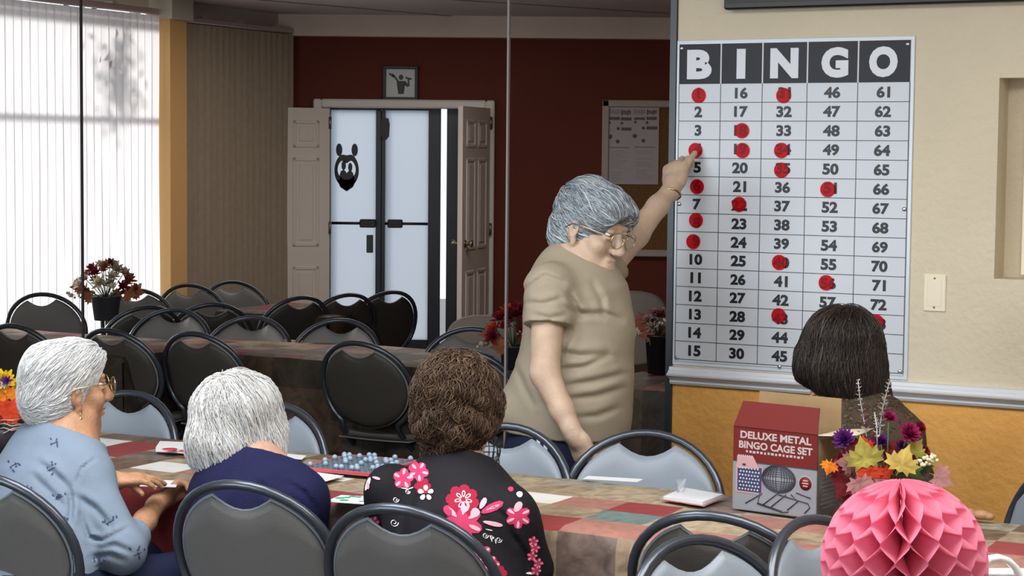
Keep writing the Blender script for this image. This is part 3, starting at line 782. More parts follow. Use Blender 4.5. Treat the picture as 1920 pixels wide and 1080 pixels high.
# ------------------------------------------------------------------ cloth covered tables
PAL = {'red': (0.235, 0.035, 0.038, 0.75), 'pink': (0.32, 0.15, 0.12, 0.5), 'sage': (0.235, 0.26, 0.21, 0.45), 'teal': (0.13, 0.185, 0.175, 0.3), 'beige': (0.35, 0.28, 0.19, 0.0), 'taupe': (0.165, 0.12, 0.1, 0.05), 'white': (0.62, 0.62, 0.59, 0.85), 'tan': (0.3, 0.225, 0.15, 0.0), 'grey': (0.28, 0.255, 0.205, 0.1), 'brown': (0.14, 0.09, 0.055, 0), 'dark': (0.075, 0.055, 0.038, 0)}
CELL = (.168, .1395)
def table(name, label, o, u, n, L, D, cells, drop, cell=CELL, seed=1, lab_t='long folding table under a patchwork cloth', group=None, ends=(True, True), dim=False):
    """o: near left corner of the top; u along, n away. Cloth is a thing lying on the table thing"""
    rnd = random.Random(seed); H = .74
    base = o+u*(L/2)+n*(D/2)
    t = thing('folding_table', lab_t, 'table', (base.x, base.y, 0), 'folding tables')
    MB().box(base+Z*(H-.025), (L-.02, D-.02, .035), (u, n, Z), bev=.008).build('tabletop', M['back_plastic'], t)
    for sx in (-1, 1):
        for sy in (-1, 1):
            p = base+u*(sx*(L/2-.25))+n*(sy*(D/2-.12)); MB().tube([p+Z*.0, p+Z*(H-.04)], .014, 8).build('leg', M['tube'], t)
    nc, nr = int(math.ceil(L/cell[0])), max(1, round(D/cell[1])); cy = D/nr; cxs = L/nc
    S = 4
    names = list(PAL)
    def colour(i, j):
        if (i, j) in cells: return PAL[cells[(i, j)]]
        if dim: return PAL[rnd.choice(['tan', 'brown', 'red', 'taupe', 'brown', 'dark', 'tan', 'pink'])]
        return PAL[rnd.choice(['red', 'pink', 'sage', 'beige', 'taupe', 'tan', 'brown', 'grey', 'tan', 'beige'])]
    vs = []; fs = []; cols = []
    def quad_sheet(P0, du, dv, nu, nv, fn, cf):
        a0 = len(vs)
        for i in range(nu*S+1):
            for j in range(nv*S+1): vs.append(fn(i/S, j/S))
        w = nv*S+1
        for i in range(nu*S):
            for j in range(nv*S): fs.append((a0+i*w+j, a0+(i+1)*w+j, a0+(i+1)*w+j+1, a0+i*w+j+1)); cols.append(cf(i//S, j//S))
    cc = {(i, j): colour(i, j) for i in range(nc) for j in range(nr)}
    def bumpz(x, y): return .0022*noise.noise(Vector((x*6, y*6, seed)))+.0012*noise.noise(Vector((x*17, y*17, seed)))
    def top(i, j):
        p = o+u*(i*cxs)+n*(j*cy); z = H+.001+bumpz(i*cxs, j*cy)
        e = min(j*cy, D-j*cy, i*cxs+(9 if not ends[0] else 0), L-i*cxs+(9 if not ends[1] else 0)); z -= .010*max(0, 1-e/.02)**2
        return p+Z*z
    quad_sheet(o, u, n, nc, nr, top, lambda i, j: cc[(i, j)])
    nd = max(1, int(math.ceil(drop/cell[1])))
    dcol = {}
    def dc(side, i, j):
        if (side, i, j) not in dcol:
            if dim: dcol[(side, i, j)] = [x*.55 for x in PAL[rnd.choice(['brown', 'dark', 'taupe', 'dark', 'dark', 'brown', 'brown'])][:3]]+[0.]  # mirrored tables: shade on the hanging cloth multiplied into its colours
            elif (side, i, j) in cells: dcol[(side, i, j)] = PAL[cells[(side, i, j)]]
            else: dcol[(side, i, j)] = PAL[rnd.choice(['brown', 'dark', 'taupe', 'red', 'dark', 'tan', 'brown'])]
        return dcol[(side, i, j)]
    def drape(side):
        def fn(i, j):
            z = drop*j/nd
            if side == 'near': x = i*cxs; b = o+u*x; out = -n
            elif side == 'far': x = i*cxs; b = o+u*x+n*D; out = n
            elif side == 'left': x = i*cy; b = o+n*x; out = -u
            else: x = i*cy; b = o+u*L+n*x; out = u
            k = min(1, j/nd); w = (.007+.028*math.sin(x*13+seed+1.7*math.sin(x*5))+.012*math.sin(x*31+seed))*k + .010
            if j == 0: return b+out*0.0+Z*(H+.001-.010+bumpz(*( (x, 0) if side in ('near',) else (x, D) if side == 'far' else (0, x) if side == 'left' else (L, x))))
            return b+out*(w)+Z*(H-.004-z)
        return fn
    quad_sheet(o, u, n, nc, nd, drape('near'), lambda i, j: dc('near', i, j))
    quad_sheet(o, u, n, nc, nd, drape('far'), lambda i, j: dc('far', i, j))
    if ends[0]: quad_sheet(o, u, n, nr, nd, drape('left'), lambda i, j: dc('left', i, j))
    if ends[1]: quad_sheet(o, u, n, nr, nd, drape('right'), lambda i, j: dc('right', i, j))
    mb = MB().add(vs, fs)
    ob = mb.build(name, M['cloth'], None, (base.x, base.y, H)); tag(ob, label, 'tablecloth', group or 'patchwork tablecloths')
    ca = ob.data.color_attributes.new('patch', 'FLOAT_COLOR', 'CORNER')
    arr = np.repeat(np.array(cols, dtype=np.float32), 4, axis=0); ca.data.foreach_set('color', arr.ravel())
    return ob
# main table
TA = Gz(1100, 992, .745); TB = Gz(1100, 895, .745)
TD = (TB-TA).dot(N); s0_ = -3.1; TL = 3.1+2.1; TO = TA+U*s0_; TO.z = 0
TC = (TL/math.ceil(TL/CELL[0]), TD/5)
def cell_at(px, py):
    q = Gz(px, py, .745)-TO; return int(q.dot(U)//TC[0]), int(q.dot(N)//TC[1])
cells = {}
nseed = random.Random(5)
for px, py, c in ((1010,975,'white'),(1058,978,'red'),(1172,988,'pink'),(985,947,'beige'),(1130,958,'sage'),(1215,966,'teal'),(995,925,'white'),(1070,932,'taupe'),(1165,938,'pink'),(1255,948,'red'),
                  (1020,903,'sage'),(1120,912,'grey'),(1210,917,'beige'),(1300,930,'tan'),(960,885,'pink'),(1060,891,'beige'),(1150,899,'white'),(1250,907,'red'),(1330,915,'pink'),
                  (245,828,'red'),(180,822,'white'),(235,842,'taupe'),(300,848,'taupe'),(200,850,'red'),(285,873,'white'),(330,860,'sage'),(240,890,'tan'),(330,895,'tan'),(395,862,'beige'),
                  (560,860,'red'),(600,862,'tan'),(545,875,'beige'),(620,895,'white'),(720,912,'taupe'),(655,915,'beige'),(735,925,'sage'),(640,935,'red'),(300,905,'red'),(1340,985,'beige'),(1850,1000,'brown'),(1880,1010,'tan'),(1900,990,'grey'),(1870,1040,'pink'),(1900,1060,'tan')):
    cells[cell_at(px, py)] = c
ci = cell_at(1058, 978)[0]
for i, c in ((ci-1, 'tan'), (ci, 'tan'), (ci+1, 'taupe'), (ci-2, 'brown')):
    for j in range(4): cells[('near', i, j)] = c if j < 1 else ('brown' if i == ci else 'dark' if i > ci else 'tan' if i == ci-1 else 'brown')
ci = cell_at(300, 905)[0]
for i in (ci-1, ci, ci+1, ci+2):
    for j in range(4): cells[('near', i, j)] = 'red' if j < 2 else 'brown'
table('tablecloth', 'bright patchwork leaf print cloth on the long table the women sit at', TO, U, N, TL, TD, cells, .48, (CELL[0], TD/5), 3, 'long folding table the seated women share, under the bright cloth')
# dim tables of the mirror image
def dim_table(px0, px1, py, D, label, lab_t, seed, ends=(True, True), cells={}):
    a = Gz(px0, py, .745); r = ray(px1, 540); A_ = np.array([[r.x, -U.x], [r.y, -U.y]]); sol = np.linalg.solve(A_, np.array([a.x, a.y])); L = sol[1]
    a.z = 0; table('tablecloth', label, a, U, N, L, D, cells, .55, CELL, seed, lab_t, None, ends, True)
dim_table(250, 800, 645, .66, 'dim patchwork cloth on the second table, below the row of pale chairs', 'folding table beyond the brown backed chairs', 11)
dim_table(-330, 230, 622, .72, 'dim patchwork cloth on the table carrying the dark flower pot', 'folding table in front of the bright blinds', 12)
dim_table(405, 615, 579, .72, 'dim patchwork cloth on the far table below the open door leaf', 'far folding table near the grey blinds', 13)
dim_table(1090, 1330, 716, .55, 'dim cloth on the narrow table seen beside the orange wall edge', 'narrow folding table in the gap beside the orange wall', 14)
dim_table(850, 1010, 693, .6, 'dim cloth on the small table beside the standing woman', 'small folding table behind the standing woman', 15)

# ------------------------------------------------------------------ soft bodies: distance field, then one continuous skin
class Field:
    def __init__(s, lo, hi, h):
        s.h = h; s.lo = np.array(lo, dtype=np.float32); n = np.ceil((np.array(hi)-np.array(lo))/h).astype(int)+1
        s.n = n; s.d = np.full(n, 9.0, dtype=np.float32)
    def _win(s, lo, hi, k):
        m = k+4*s.h
        a = np.maximum(0, np.floor((np.array(lo)-m-s.lo)/s.h).astype(int)); b = np.minimum(s.n, np.ceil((np.array(hi)+m-s.lo)/s.h).astype(int)+1)
        if np.any(b <= a): return None
        sl = tuple(slice(int(x), int(y)) for x, y in zip(a, b))
        g = np.meshgrid(*[s.lo[i]+s.h*np.arange(a[i], b[i], dtype=np.float32) for i in range(3)], indexing='ij', sparse=True)
        return sl, g
    def _mix(s, sl, d, k, sub=False):
        o = s.d[sl]
        if sub:
            if k > 0:
                h = np.clip(.5-.5*(o+d)/k, 0, 1); s.d[sl] = o*(1-h)-d*h+k*h*(1-h)
            else: s.d[sl] = np.maximum(o, -d)
        elif k > 0:
            h = np.clip(.5+.5*(o-d)/k, 0, 1); s.d[sl] = np.where(o > 5, d, o*(1-h)+d*h-k*h*(1-h))
        else: s.d[sl] = np.minimum(o, d)
    def cone(s, a, b, ra, rb, k=.02, sub=False):
        a = np.array(a, dtype=np.float32); b = np.array(b, dtype=np.float32); r = max(ra, rb)
        w = s._win(np.minimum(a, b)-r, np.maximum(a, b)+r, k)
        if w is None: return s
        sl, (x, y, z) = w; ba = b-a; L2 = max(1e-9, float(ba@ba))
        t = np.clip(((x-a[0])*ba[0]+(y-a[1])*ba[1]+(z-a[2])*ba[2])/L2, 0, 1)
        d = np.sqrt((x-a[0]-t*ba[0])**2+(y-a[1]-t*ba[1])**2+(z-a[2]-t*ba[2])**2)-(ra+(rb-ra)*t)
        s._mix(sl, d, k, sub); return s
    def flat(s, a, b, ra, rb, side, ratio, k=.03):
        """tapered limb with an oval section: radius along side, radius*ratio across it"""
        a = np.array(a, dtype=np.float32); b = np.array(b, dtype=np.float32); r = max(ra, rb)
        w = s._win(np.minimum(a, b)-r, np.maximum(a, b)+r, k)
        if w is None: return s
        sl, (x, y, z) = w; ax = b-a; L = float(np.linalg.norm(ax)); ax = ax/max(L, 1e-6); sd = np.array(side, dtype=np.float32); sd = sd-ax*(sd@ax); sd /= np.linalg.norm(sd); fr = np.cross(ax, sd)
        px, py, pz = x-a[0], y-a[1], z-a[2]
        t0 = px*ax[0]+py*ax[1]+pz*ax[2]; t = np.clip(t0/max(L, 1e-6), 0, 1); e = t0-t*L
        ps = px*sd[0]+py*sd[1]+pz*sd[2]; pf = (px*fr[0]+py*fr[1]+pz*fr[2])/ratio
        R = ra+(rb-ra)*t; q = np.sqrt(ps**2+pf**2+e**2)
        d = (q-R)*np.where(q > 1e-6, np.sqrt((ps**2+(pf*ratio)**2+e**2)/(q**2+1e-12)), ratio)
        s._mix(sl, d, k); return s
    def ell(s, c, r, ax=None, k=.02, sub=False):
        c = np.array(c, dtype=np.float32); R = np.array([tuple(v) for v in ax], dtype=np.float32) if ax is not None else np.eye(3, dtype=np.float32)
        m = max(r); w = s._win(c-m, c+m, k)
        if w is None: return s
        sl, (x, y, z) = w; p = [(x-c[0])*R[i, 0]+(y-c[1])*R[i, 1]+(z-c[2])*R[i, 2] for i in range(3)]
        k0 = np.sqrt(sum((p[i]/r[i])**2 for i in range(3)))+1e-6; k1 = np.sqrt(sum((p[i]/r[i]**2)**2 for i in range(3)))+1e-6
        s._mix(sl, k0*(k0-1)/k1, k, sub); return s
    def cut(s, o, n, k=0.):
        """keep what lies behind the plane (o, n)"""
        g = np.meshgrid(*[s.lo[i]+s.h*np.arange(s.n[i], dtype=np.float32) for i in range(3)], indexing='ij', sparse=True)
        d = sum((g[i]-o[i])*n[i] for i in range(3)); s.d = np.maximum(s.d, d.astype(np.float32)); return s
    def wob(s, amp, fn):
        m = np.argwhere(np.abs(s.d) < .03+min(.02, amp*2))
        p = s.lo+s.h*m; s.d[m[:, 0], m[:, 1], m[:, 2]] += (amp*fn(p)).astype(np.float32); return s
    def mesh(s):
        d = s.d; neg = d < 0
        c = [d[i:d.shape[0]-1+i, j:d.shape[1]-1+j, k:d.shape[2]-1+k] for i in (0, 1) for j in (0, 1) for k in (0, 1)]
        cn = sum((q < 0).astype(np.int8) for q in c); act = (cn > 0) & (cn < 8)
        idx = np.argwhere(act); vid = np.full(act.shape, -1, dtype=np.int64); vid[act] = np.arange(len(idx))
        cv = np.stack([q[act] for q in c], 1); off = np.array([(i, j, k) for i in (0, 1) for j in (0, 1) for k in (0, 1)], dtype=np.float32)
        acc = np.zeros((len(idx), 3), np.float32); cnt = np.zeros(len(idx), np.float32)
        for a in range(8):
            for b in range(a+1, 8):
                if np.abs(off[a]-off[b]).sum() != 1: continue
                x = (cv[:, a] < 0) != (cv[:, b] < 0); da, db = cv[x, a], cv[x, b]; t = (da/(da-db))[:, None]
                acc[x] += off[a]+(off[b]-off[a])*t; cnt[x] += 1
        v = s.lo+s.h*(idx+acc/cnt[:, None])
        fs = []
        for ax in range(3):
            sl0 = [slice(None)]*3; sl1 = [slice(None)]*3; sl0[ax] = slice(0, -1); sl1[ax] = slice(1, None)
            x = neg[tuple(sl0)] != neg[tuple(sl1)]; e = np.argwhere(x); o1, o2 = [(1, 2), (2, 0), (0, 1)][ax]
            ok = (e[:, o1] > 0) & (e[:, o2] > 0) & (e[:, o1] < d.shape[o1]-1) & (e[:, o2] < d.shape[o2]-1); e = e[ok]
            inside = neg[e[:, 0], e[:, 1], e[:, 2]]
            q = []
            for a, b in ((-1, -1), (0, -1), (0, 0), (-1, 0)):
                f = e.copy(); f[:, o1] += a; f[:, o2] += b; q.append(vid[f[:, 0], f[:, 1], f[:, 2]])
            q = np.stack(q, 1); q = np.where(inside[:, None], q, q[:, ::-1]); fs.append(q)
        return v, np.concatenate(fs)
def np_obj(name, v, f, mats, parent=None, base=None, smooth_it=1):
    b = np.array(base if base is not None else BASE[parent.name])
    me = bpy.data.meshes.new(name)
    if smooth_it:
        e = np.concatenate([f[:, [0, 1]], f[:, [1, 2]], f[:, [2, 3]], f[:, [3, 0]]]); e = np.concatenate([e, e[:, ::-1]])
        for _ in range(smooth_it):
            a = np.zeros_like(v); n = np.zeros(len(v)); np.add.at(a, e[:, 0], v[e[:, 1]]); np.add.at(n, e[:, 0], 1)
            v = v*.5+.5*a/np.maximum(n, 1)[:, None]
    me.vertices.add(len(v)); me.vertices.foreach_set('co', (v-b).astype(np.float32).ravel())
    me.loops.add(len(f)*4); me.loops.foreach_set('vertex_index', f.astype(np.int32).ravel())
    me.polygons.add(len(f)); me.polygons.foreach_set('loop_start', np.arange(len(f), dtype=np.int32)*4)
    me.polygons.foreach_set('use_smooth', np.ones(len(f), bool)); me.update(calc_edges=True); me.validate()
    for m in (mats if isinstance(mats, (list, tuple)) else [mats]): me.materials.append(m)
    o = bpy.data.objects.new(name, me); COL.objects.link(o)
    if parent: o.parent = parent
    else: o.location = Vector(b)
    BASE[o.name] = Vector(b); return o, v
def folds(seed, sc=(14, 14, 9), sharp=1.0):
    rs = np.random.RandomState(seed); ph = rs.rand(12)*6.28; dr = rs.randn(6, 3)
    def fn(p):
        w = np.sin(p @ (dr[0]*5)+ph[0])*.8+np.sin(p @ (dr[1]*7)+ph[1])*.6
        q = p*np.array(sc)
        return (np.sin(q[:, 0]+2.2*w+ph[2])*np.sin(q[:, 2]*.9+1.7*w+ph[3])+.6*np.sin(q[:, 1]*1.6+q[:, 2]*1.3+2*w+ph[4]))*.6
    return fn

def creases(lines):
    """cloth folds: each a polyline (given where it shows in the photo), depth in metres and width in pixels"""
    R3 = np.array([tuple(cr), tuple(cu), tuple(fwd)]); C3 = np.array(tuple(CAM))
    def fn(p):
        q = (p-C3) @ R3.T; X = 960+F_PX*q[:, 0]/q[:, 2]; Y = 540-F_PX*q[:, 1]/q[:, 2]; out = np.zeros(len(p))
        for amp, w, pts in lines:
            best = np.full(len(p), 1e9); sgn = np.zeros(len(p))
            n = len(pts)-1
            for k, ((x0, y0), (x1, y1)) in enumerate(zip(pts[:-1], pts[1:])):
                dx, dy = x1-x0, y1-y0; L2 = dx*dx+dy*dy; t = ((X-x0)*dx+(Y-y0)*dy)/L2; tc = np.clip(t, 0, 1)
                d = np.hypot(X-x0-tc*dx, Y-y0-tc*dy); s_ = np.sign((X-x0)*dy-(Y-y0)*dx)
                gt = (k+tc)/n; fade = np.sqrt(np.clip(4*gt*(1-gt)+.08, 0, 1)); m = d < best; best[m] = d[m]; sgn[m] = (s_*fade)[m]
            f_ = np.abs(sgn); sd = best*np.sign(sgn)
            out += amp*f_*(np.exp(-(sd/w)**2)-.8*np.exp(-((sd-1.9*w)/(1.5*w))**2)-.35*np.exp(-((sd+1.9*w)/(1.6*w))**2))
        return out
    return fn
def frame(Fv, up):
    Fv = Vector(Fv).normalized(); S = Fv.cross(Vector(up)).normalized(); Up = S.cross(Fv).normalized(); return S, Fv, Up   # S: the person's right
class Head:
    def __init__(s, c, Fv, up=(0, 0, 1), k=1.0): s.c = Vector(c); s.S, s.F, s.U = frame(Fv, up); s.k = k
    def p(s, x, y, z): return s.c+(s.S*x+s.F*y+s.U*z)*s.k
    def ax(s): return (s.S, s.F, s.U)
def do_head(fl, H, age=1.0):
    k = H.k
    def E(c, r, kk=.015, sub=False, ax=None): fl.ell(H.p(*c), [q*k for q in r], ax or H.ax(), kk*k, sub)
    E((0, -.012, .035), (.073, .094, .083)); E((0, .030, -.040), (.058, .062, .080), .03)
    E((0, .062, -.103), (.026, .024, .022), .025)
    for sx in (-1, 1):
        E((sx*.050, .015, -.075), (.022, .045, .028), .02); E((sx*.040, .062, -.030), (.026, .026, .026), .02)
        E((sx*.026, .082, .033), (.026, .012, .010), .015)
    for sx in (-1, 1): E((sx*.031, .098, .010), (.019, .015, .014), .012, True)
    for sx in (-1, 1): E((sx*.031, .083, .0195), (.018, .0125, .0065), .004); E((sx*.031, .083, .0005), (.016, .0115, .006), .004)
    fl.cone(H.p(0, .090, .018), H.p(0, .116, -.030), .009*k, .0135*k, .012*k)
    for sx in (-1, 1): E((sx*.013, .104, -.034), (.009, .012, .009), .008)
    E((0, .094, -.058), (.022, .010, .006), .006); E((0, .091, -.074), (.019, .010, .007), .006)
    E((0, .105, -.066), (.024, .010, .0022), .003, True)
    for sx in (-1, 1):      # folds from nose to mouth, ears
        fl.cone(H.p(sx*.022, .100, -.036), H.p(sx*.036, .078, -.078), .003*k, .003*k, .006*k, True)
        e = (H.S*.93+H.F*sx*-.3).normalized(); ax = (e, (H.F-e*H.F.dot(e)).normalized(), H.U)
        E((sx*.079, -.008, -.006), (.011, .020, .033), .006, ax=ax); E((sx*.088, .000, -.004), (.008, .010, .019), .004, True, ax)
        E((sx*.078, .003, -.040), (.008, .009, .014), .006)
def eyes(H, root):
    mb = MB()
    for sx in (-1, 1):
        mb.ball(H.p(sx*.031, .0772, .010), .0115*H.k, H.ax(), 14, 0); mb.ball(H.p(sx*.031, .0772+.0082, .009), (.0058*H.k, .0035*H.k, .0058*H.k), H.ax(), 12, 1)
    mb.build('eyes', [M['eye'], M['iris']], root)
def glasses(H, root, m, lens=True, r=.024, y=.118, z=.006, ear=-.010, thick=.0016):
    mb = MB()
    for sx in (-1, 1):
        ring = [H.p(sx*.033+r*1.12*math.cos(a), y-.006*abs(math.cos(a))*(1 if math.cos(a)*sx > 0 else 0), z+r*math.sin(a)*.92) for a in [2*math.pi*i/24 for i in range(24)]]
        mb.tube(ring, thick*H.k, 6, True)
        mb.tube([H.p(sx*.059, y-.006, z+.006), H.p(sx*.078, y-.03, z+.008), H.p(sx*.088, .03, z+.008), H.p(sx*.090, ear, z+.004), H.p(sx*.088, ear-.02, z-.014)], thick*H.k, 6)
    mb.tube([H.p(-.008, y, z+.004), H.p(0, y+.003, z+.008), H.p(.008, y, z+.004)], thick*H.k, 6)
    g = mb.build('glasses', m, root)
    for sx in (-1, 1):
        n = 20; MB().add([H.p(sx*.033+r*1.1*math.cos(2*math.pi*i/n), y-.001, z+r*.9*math.sin(2*math.pi*i/n)) for i in range(n)], [tuple(range(n))]).build('lens', M['lens'], g)
def do_hand(fl, w, d, pn, L=1.0, thumb=1, curl=(35, 35, 25), spread=.0, thumb_dir=None, k=.007, curls=None, tlen=1.0):
    """w wrist, d towards the fingers, pn out of the palm, thumb: +1 on the d x pn side"""
    w = Vector(w); d = Vector(d).normalized(); pn = Vector(pn); pn = (pn-d*pn.dot(d)).normalized(); sd = d.cross(pn)*thumb
    ax = (sd, d, pn)
    fl.ell(w+d*.045*L, (.038*L, .050*L, .015*L), ax, .014); fl.ell(w+d*.068*L, (.040*L, .026*L, .014*L), ax, .012)
    fl.ell(w+d*.032*L+sd*.024*L+pn*.008*L, (.016*L, .030*L, .014*L), ax, .012)
    fl.cone(w-d*.02*L, w+d*.02*L, .024*L, .024*L, .02)
    for i, (x, l) in enumerate(((.030, .070), (.0105, .078), (-.0105, .072), (-.030, .056))):
        c = curls[i] if curls else curl
        p = w+d*(.086-.006*abs(i-1.2))*L+sd*x*L; dd = (d+sd*(spread*(1.5-i))).normalized(); r = .0088*L
        for j, seg in enumerate((.46, .30, .24)):
            a = math.radians(c[j]); side = dd.cross(pn).normalized()
            dd = (dd*math.cos(a)+pn_of(dd, pn)*math.sin(a)).normalized()
            q = p+dd*(l*seg*L); r2 = r*.93; fl.cone(p, q, r, r2, .004 if j else .008); p = q; r = r2
    td = Vector(thumb_dir).normalized() if thumb_dir else (sd*.75+d*.75+pn*.25).normalized()
    p = w+d*.022*L+sd*.024*L+pn*.004*L; m0 = p+(td*.6+d*.4).normalized()*.034*L*tlen; m1 = m0+td*.034*L*tlen; m2 = m1+(td*.9+pn*.2).normalized()*.026*L*tlen
    fl.cone(p, m0, .014*L, .0115*L, .010); fl.cone(m0, m1, .0112*L, .0098*L, .004); fl.cone(m1, m2, .0098*L, .0085*L, .003)
    return m2
def pn_of(dd, pn): q = pn-dd*pn.dot(dd); return q.normalized() if q.length > 1e-4 else -dd
def hair_strands(v, f, flow, n, length, rad, steps=6, lift=.003, zones=None, seed=1, nm=3, jit=.25, out=0.0, rise=None):
    """fine locks that follow a flow over the hair surface"""
    rs = random.Random(seed); bvh = BVHTree.FromPolygons([tuple(x) for x in v], [tuple(x) for x in f])
    mb = MB(); fidx = list(range(len(f)))
    for _ in range(n):
        fc = f[rs.choice(fidx)]; p = Vector(tuple(v[fc].mean(0)))
        if zones and not zones(p): continue
        pts = []; ph = rs.random()*6.28; l = length*rs.uniform(.6, 1.3); jv = Vector((rs.gauss(0, jit), rs.gauss(0, jit), rs.gauss(0, jit))); lf = lift*rs.uniform(.2, 1.6)
        for j in range(steps):
            loc, nr, _, _ = bvh.find_nearest(p)
            if loc is None: break
            t = j/(steps-1)
            pts.append(loc+nr*(lf*(math.sin(t*math.pi)*.7+.25)+out*t*t*rs.uniform(.3, 1)-(.002 if j == 0 else 0)))
            fw = flow(loc, ph, t)+jv; fw = fw-nr*fw.dot(nr)
            if fw.length < 1e-5: break
            p = loc+fw.normalized()*(l/steps)
        if len(pts) >= 3:
            m = len(pts); mi = rs.randrange(nm)
            mb.tube(pts, [rad*(.55+.75*math.sin(math.pi*min(.98, (i+.6)/m))) for i in range(m)], 3, False, mi, False)
    return mb
def decal(mb, bvh, pts, mi=0, off=.0012, rings=3, centre=None):
    """a printed shape laid on a garment: outline in image pixels, cast onto the cloth"""
    cx = sum(p[0] for p in pts)/len(pts) if centre is None else centre[0]; cy = sum(p[1] for p in pts)/len(pts) if centre is None else centre[1]
    vs = []; ok = True
    def hit(x, y):
        r = ray(x, y).normalized(); loc, nr, _, _ = bvh.ray_cast(CAM, r)
        if loc is None: return None
        return loc+nr*off
    c = hit(cx, cy)
    if c is None: return
    vs = [c]; n = len(pts)
    for j in range(1, rings+1):
        for x, y in pts:
            q = hit(cx+(x-cx)*j/rings, cy+(y-cy)*j/rings)
            if q is None or (q-c).length > .16: return
            vs.append(q)
    fs = [(0, 1+i, 1+(i+1) % n) for i in range(n)]
    for j in range(rings-1):
        for i in range(n): a = 1+j*n; fs.append((a+i, a+n+i, a+n+(i+1) % n, a+(i+1) % n))
    mb.add(vs, fs, mi)
def petal(cx, cy, ang, l, w, n=10):
    a = math.radians(ang); c, s = math.cos(a), math.sin(a)
    out = []
    for i in range(n):
        t = 2*math.pi*i/n; x = l/2*(1-math.cos(t)); y = w/2*math.sin(t)*(.75+.35*(1-math.cos(t))/2)
        out.append((cx+x*c-y*s, cy+x*s+y*c))
    return out
def join_into(o, mb, mats):
    """adds the printed shapes to a garment's own mesh"""
    me = o.data; n0 = len(me.materials)
    for q in mats: me.materials.append(q)
    b = BASE[o.name]; import bmesh
    bm = bmesh.new(); bm.from_mesh(me); vv = [bm.verts.new(Vector(x)-b) for x in mb.v]
    for f, mi, sm in zip(mb.f, mb.m, mb.sm):
        try: q = bm.faces.new([vv[i] for i in f]); q.material_index = n0+mi; q.smooth = sm
        except ValueError: pass
    bm.to_mesh(me); bm.free()
def bounds(pts, m): a = np.array([tuple(p) for p in pts]); return a.min(0)-m, a.max(0)+m

def torso(fl, J, grow=0., k=.06, w=None):
    """J: list of (centre, half width, depth ratio) from pelvis to neck base"""
    for (a, ra, qa), (b, rb, qb) in zip(J[:-1], J[1:]): fl.flat(a, b, ra+grow, rb+grow, w, (qa+qb)/2, k)

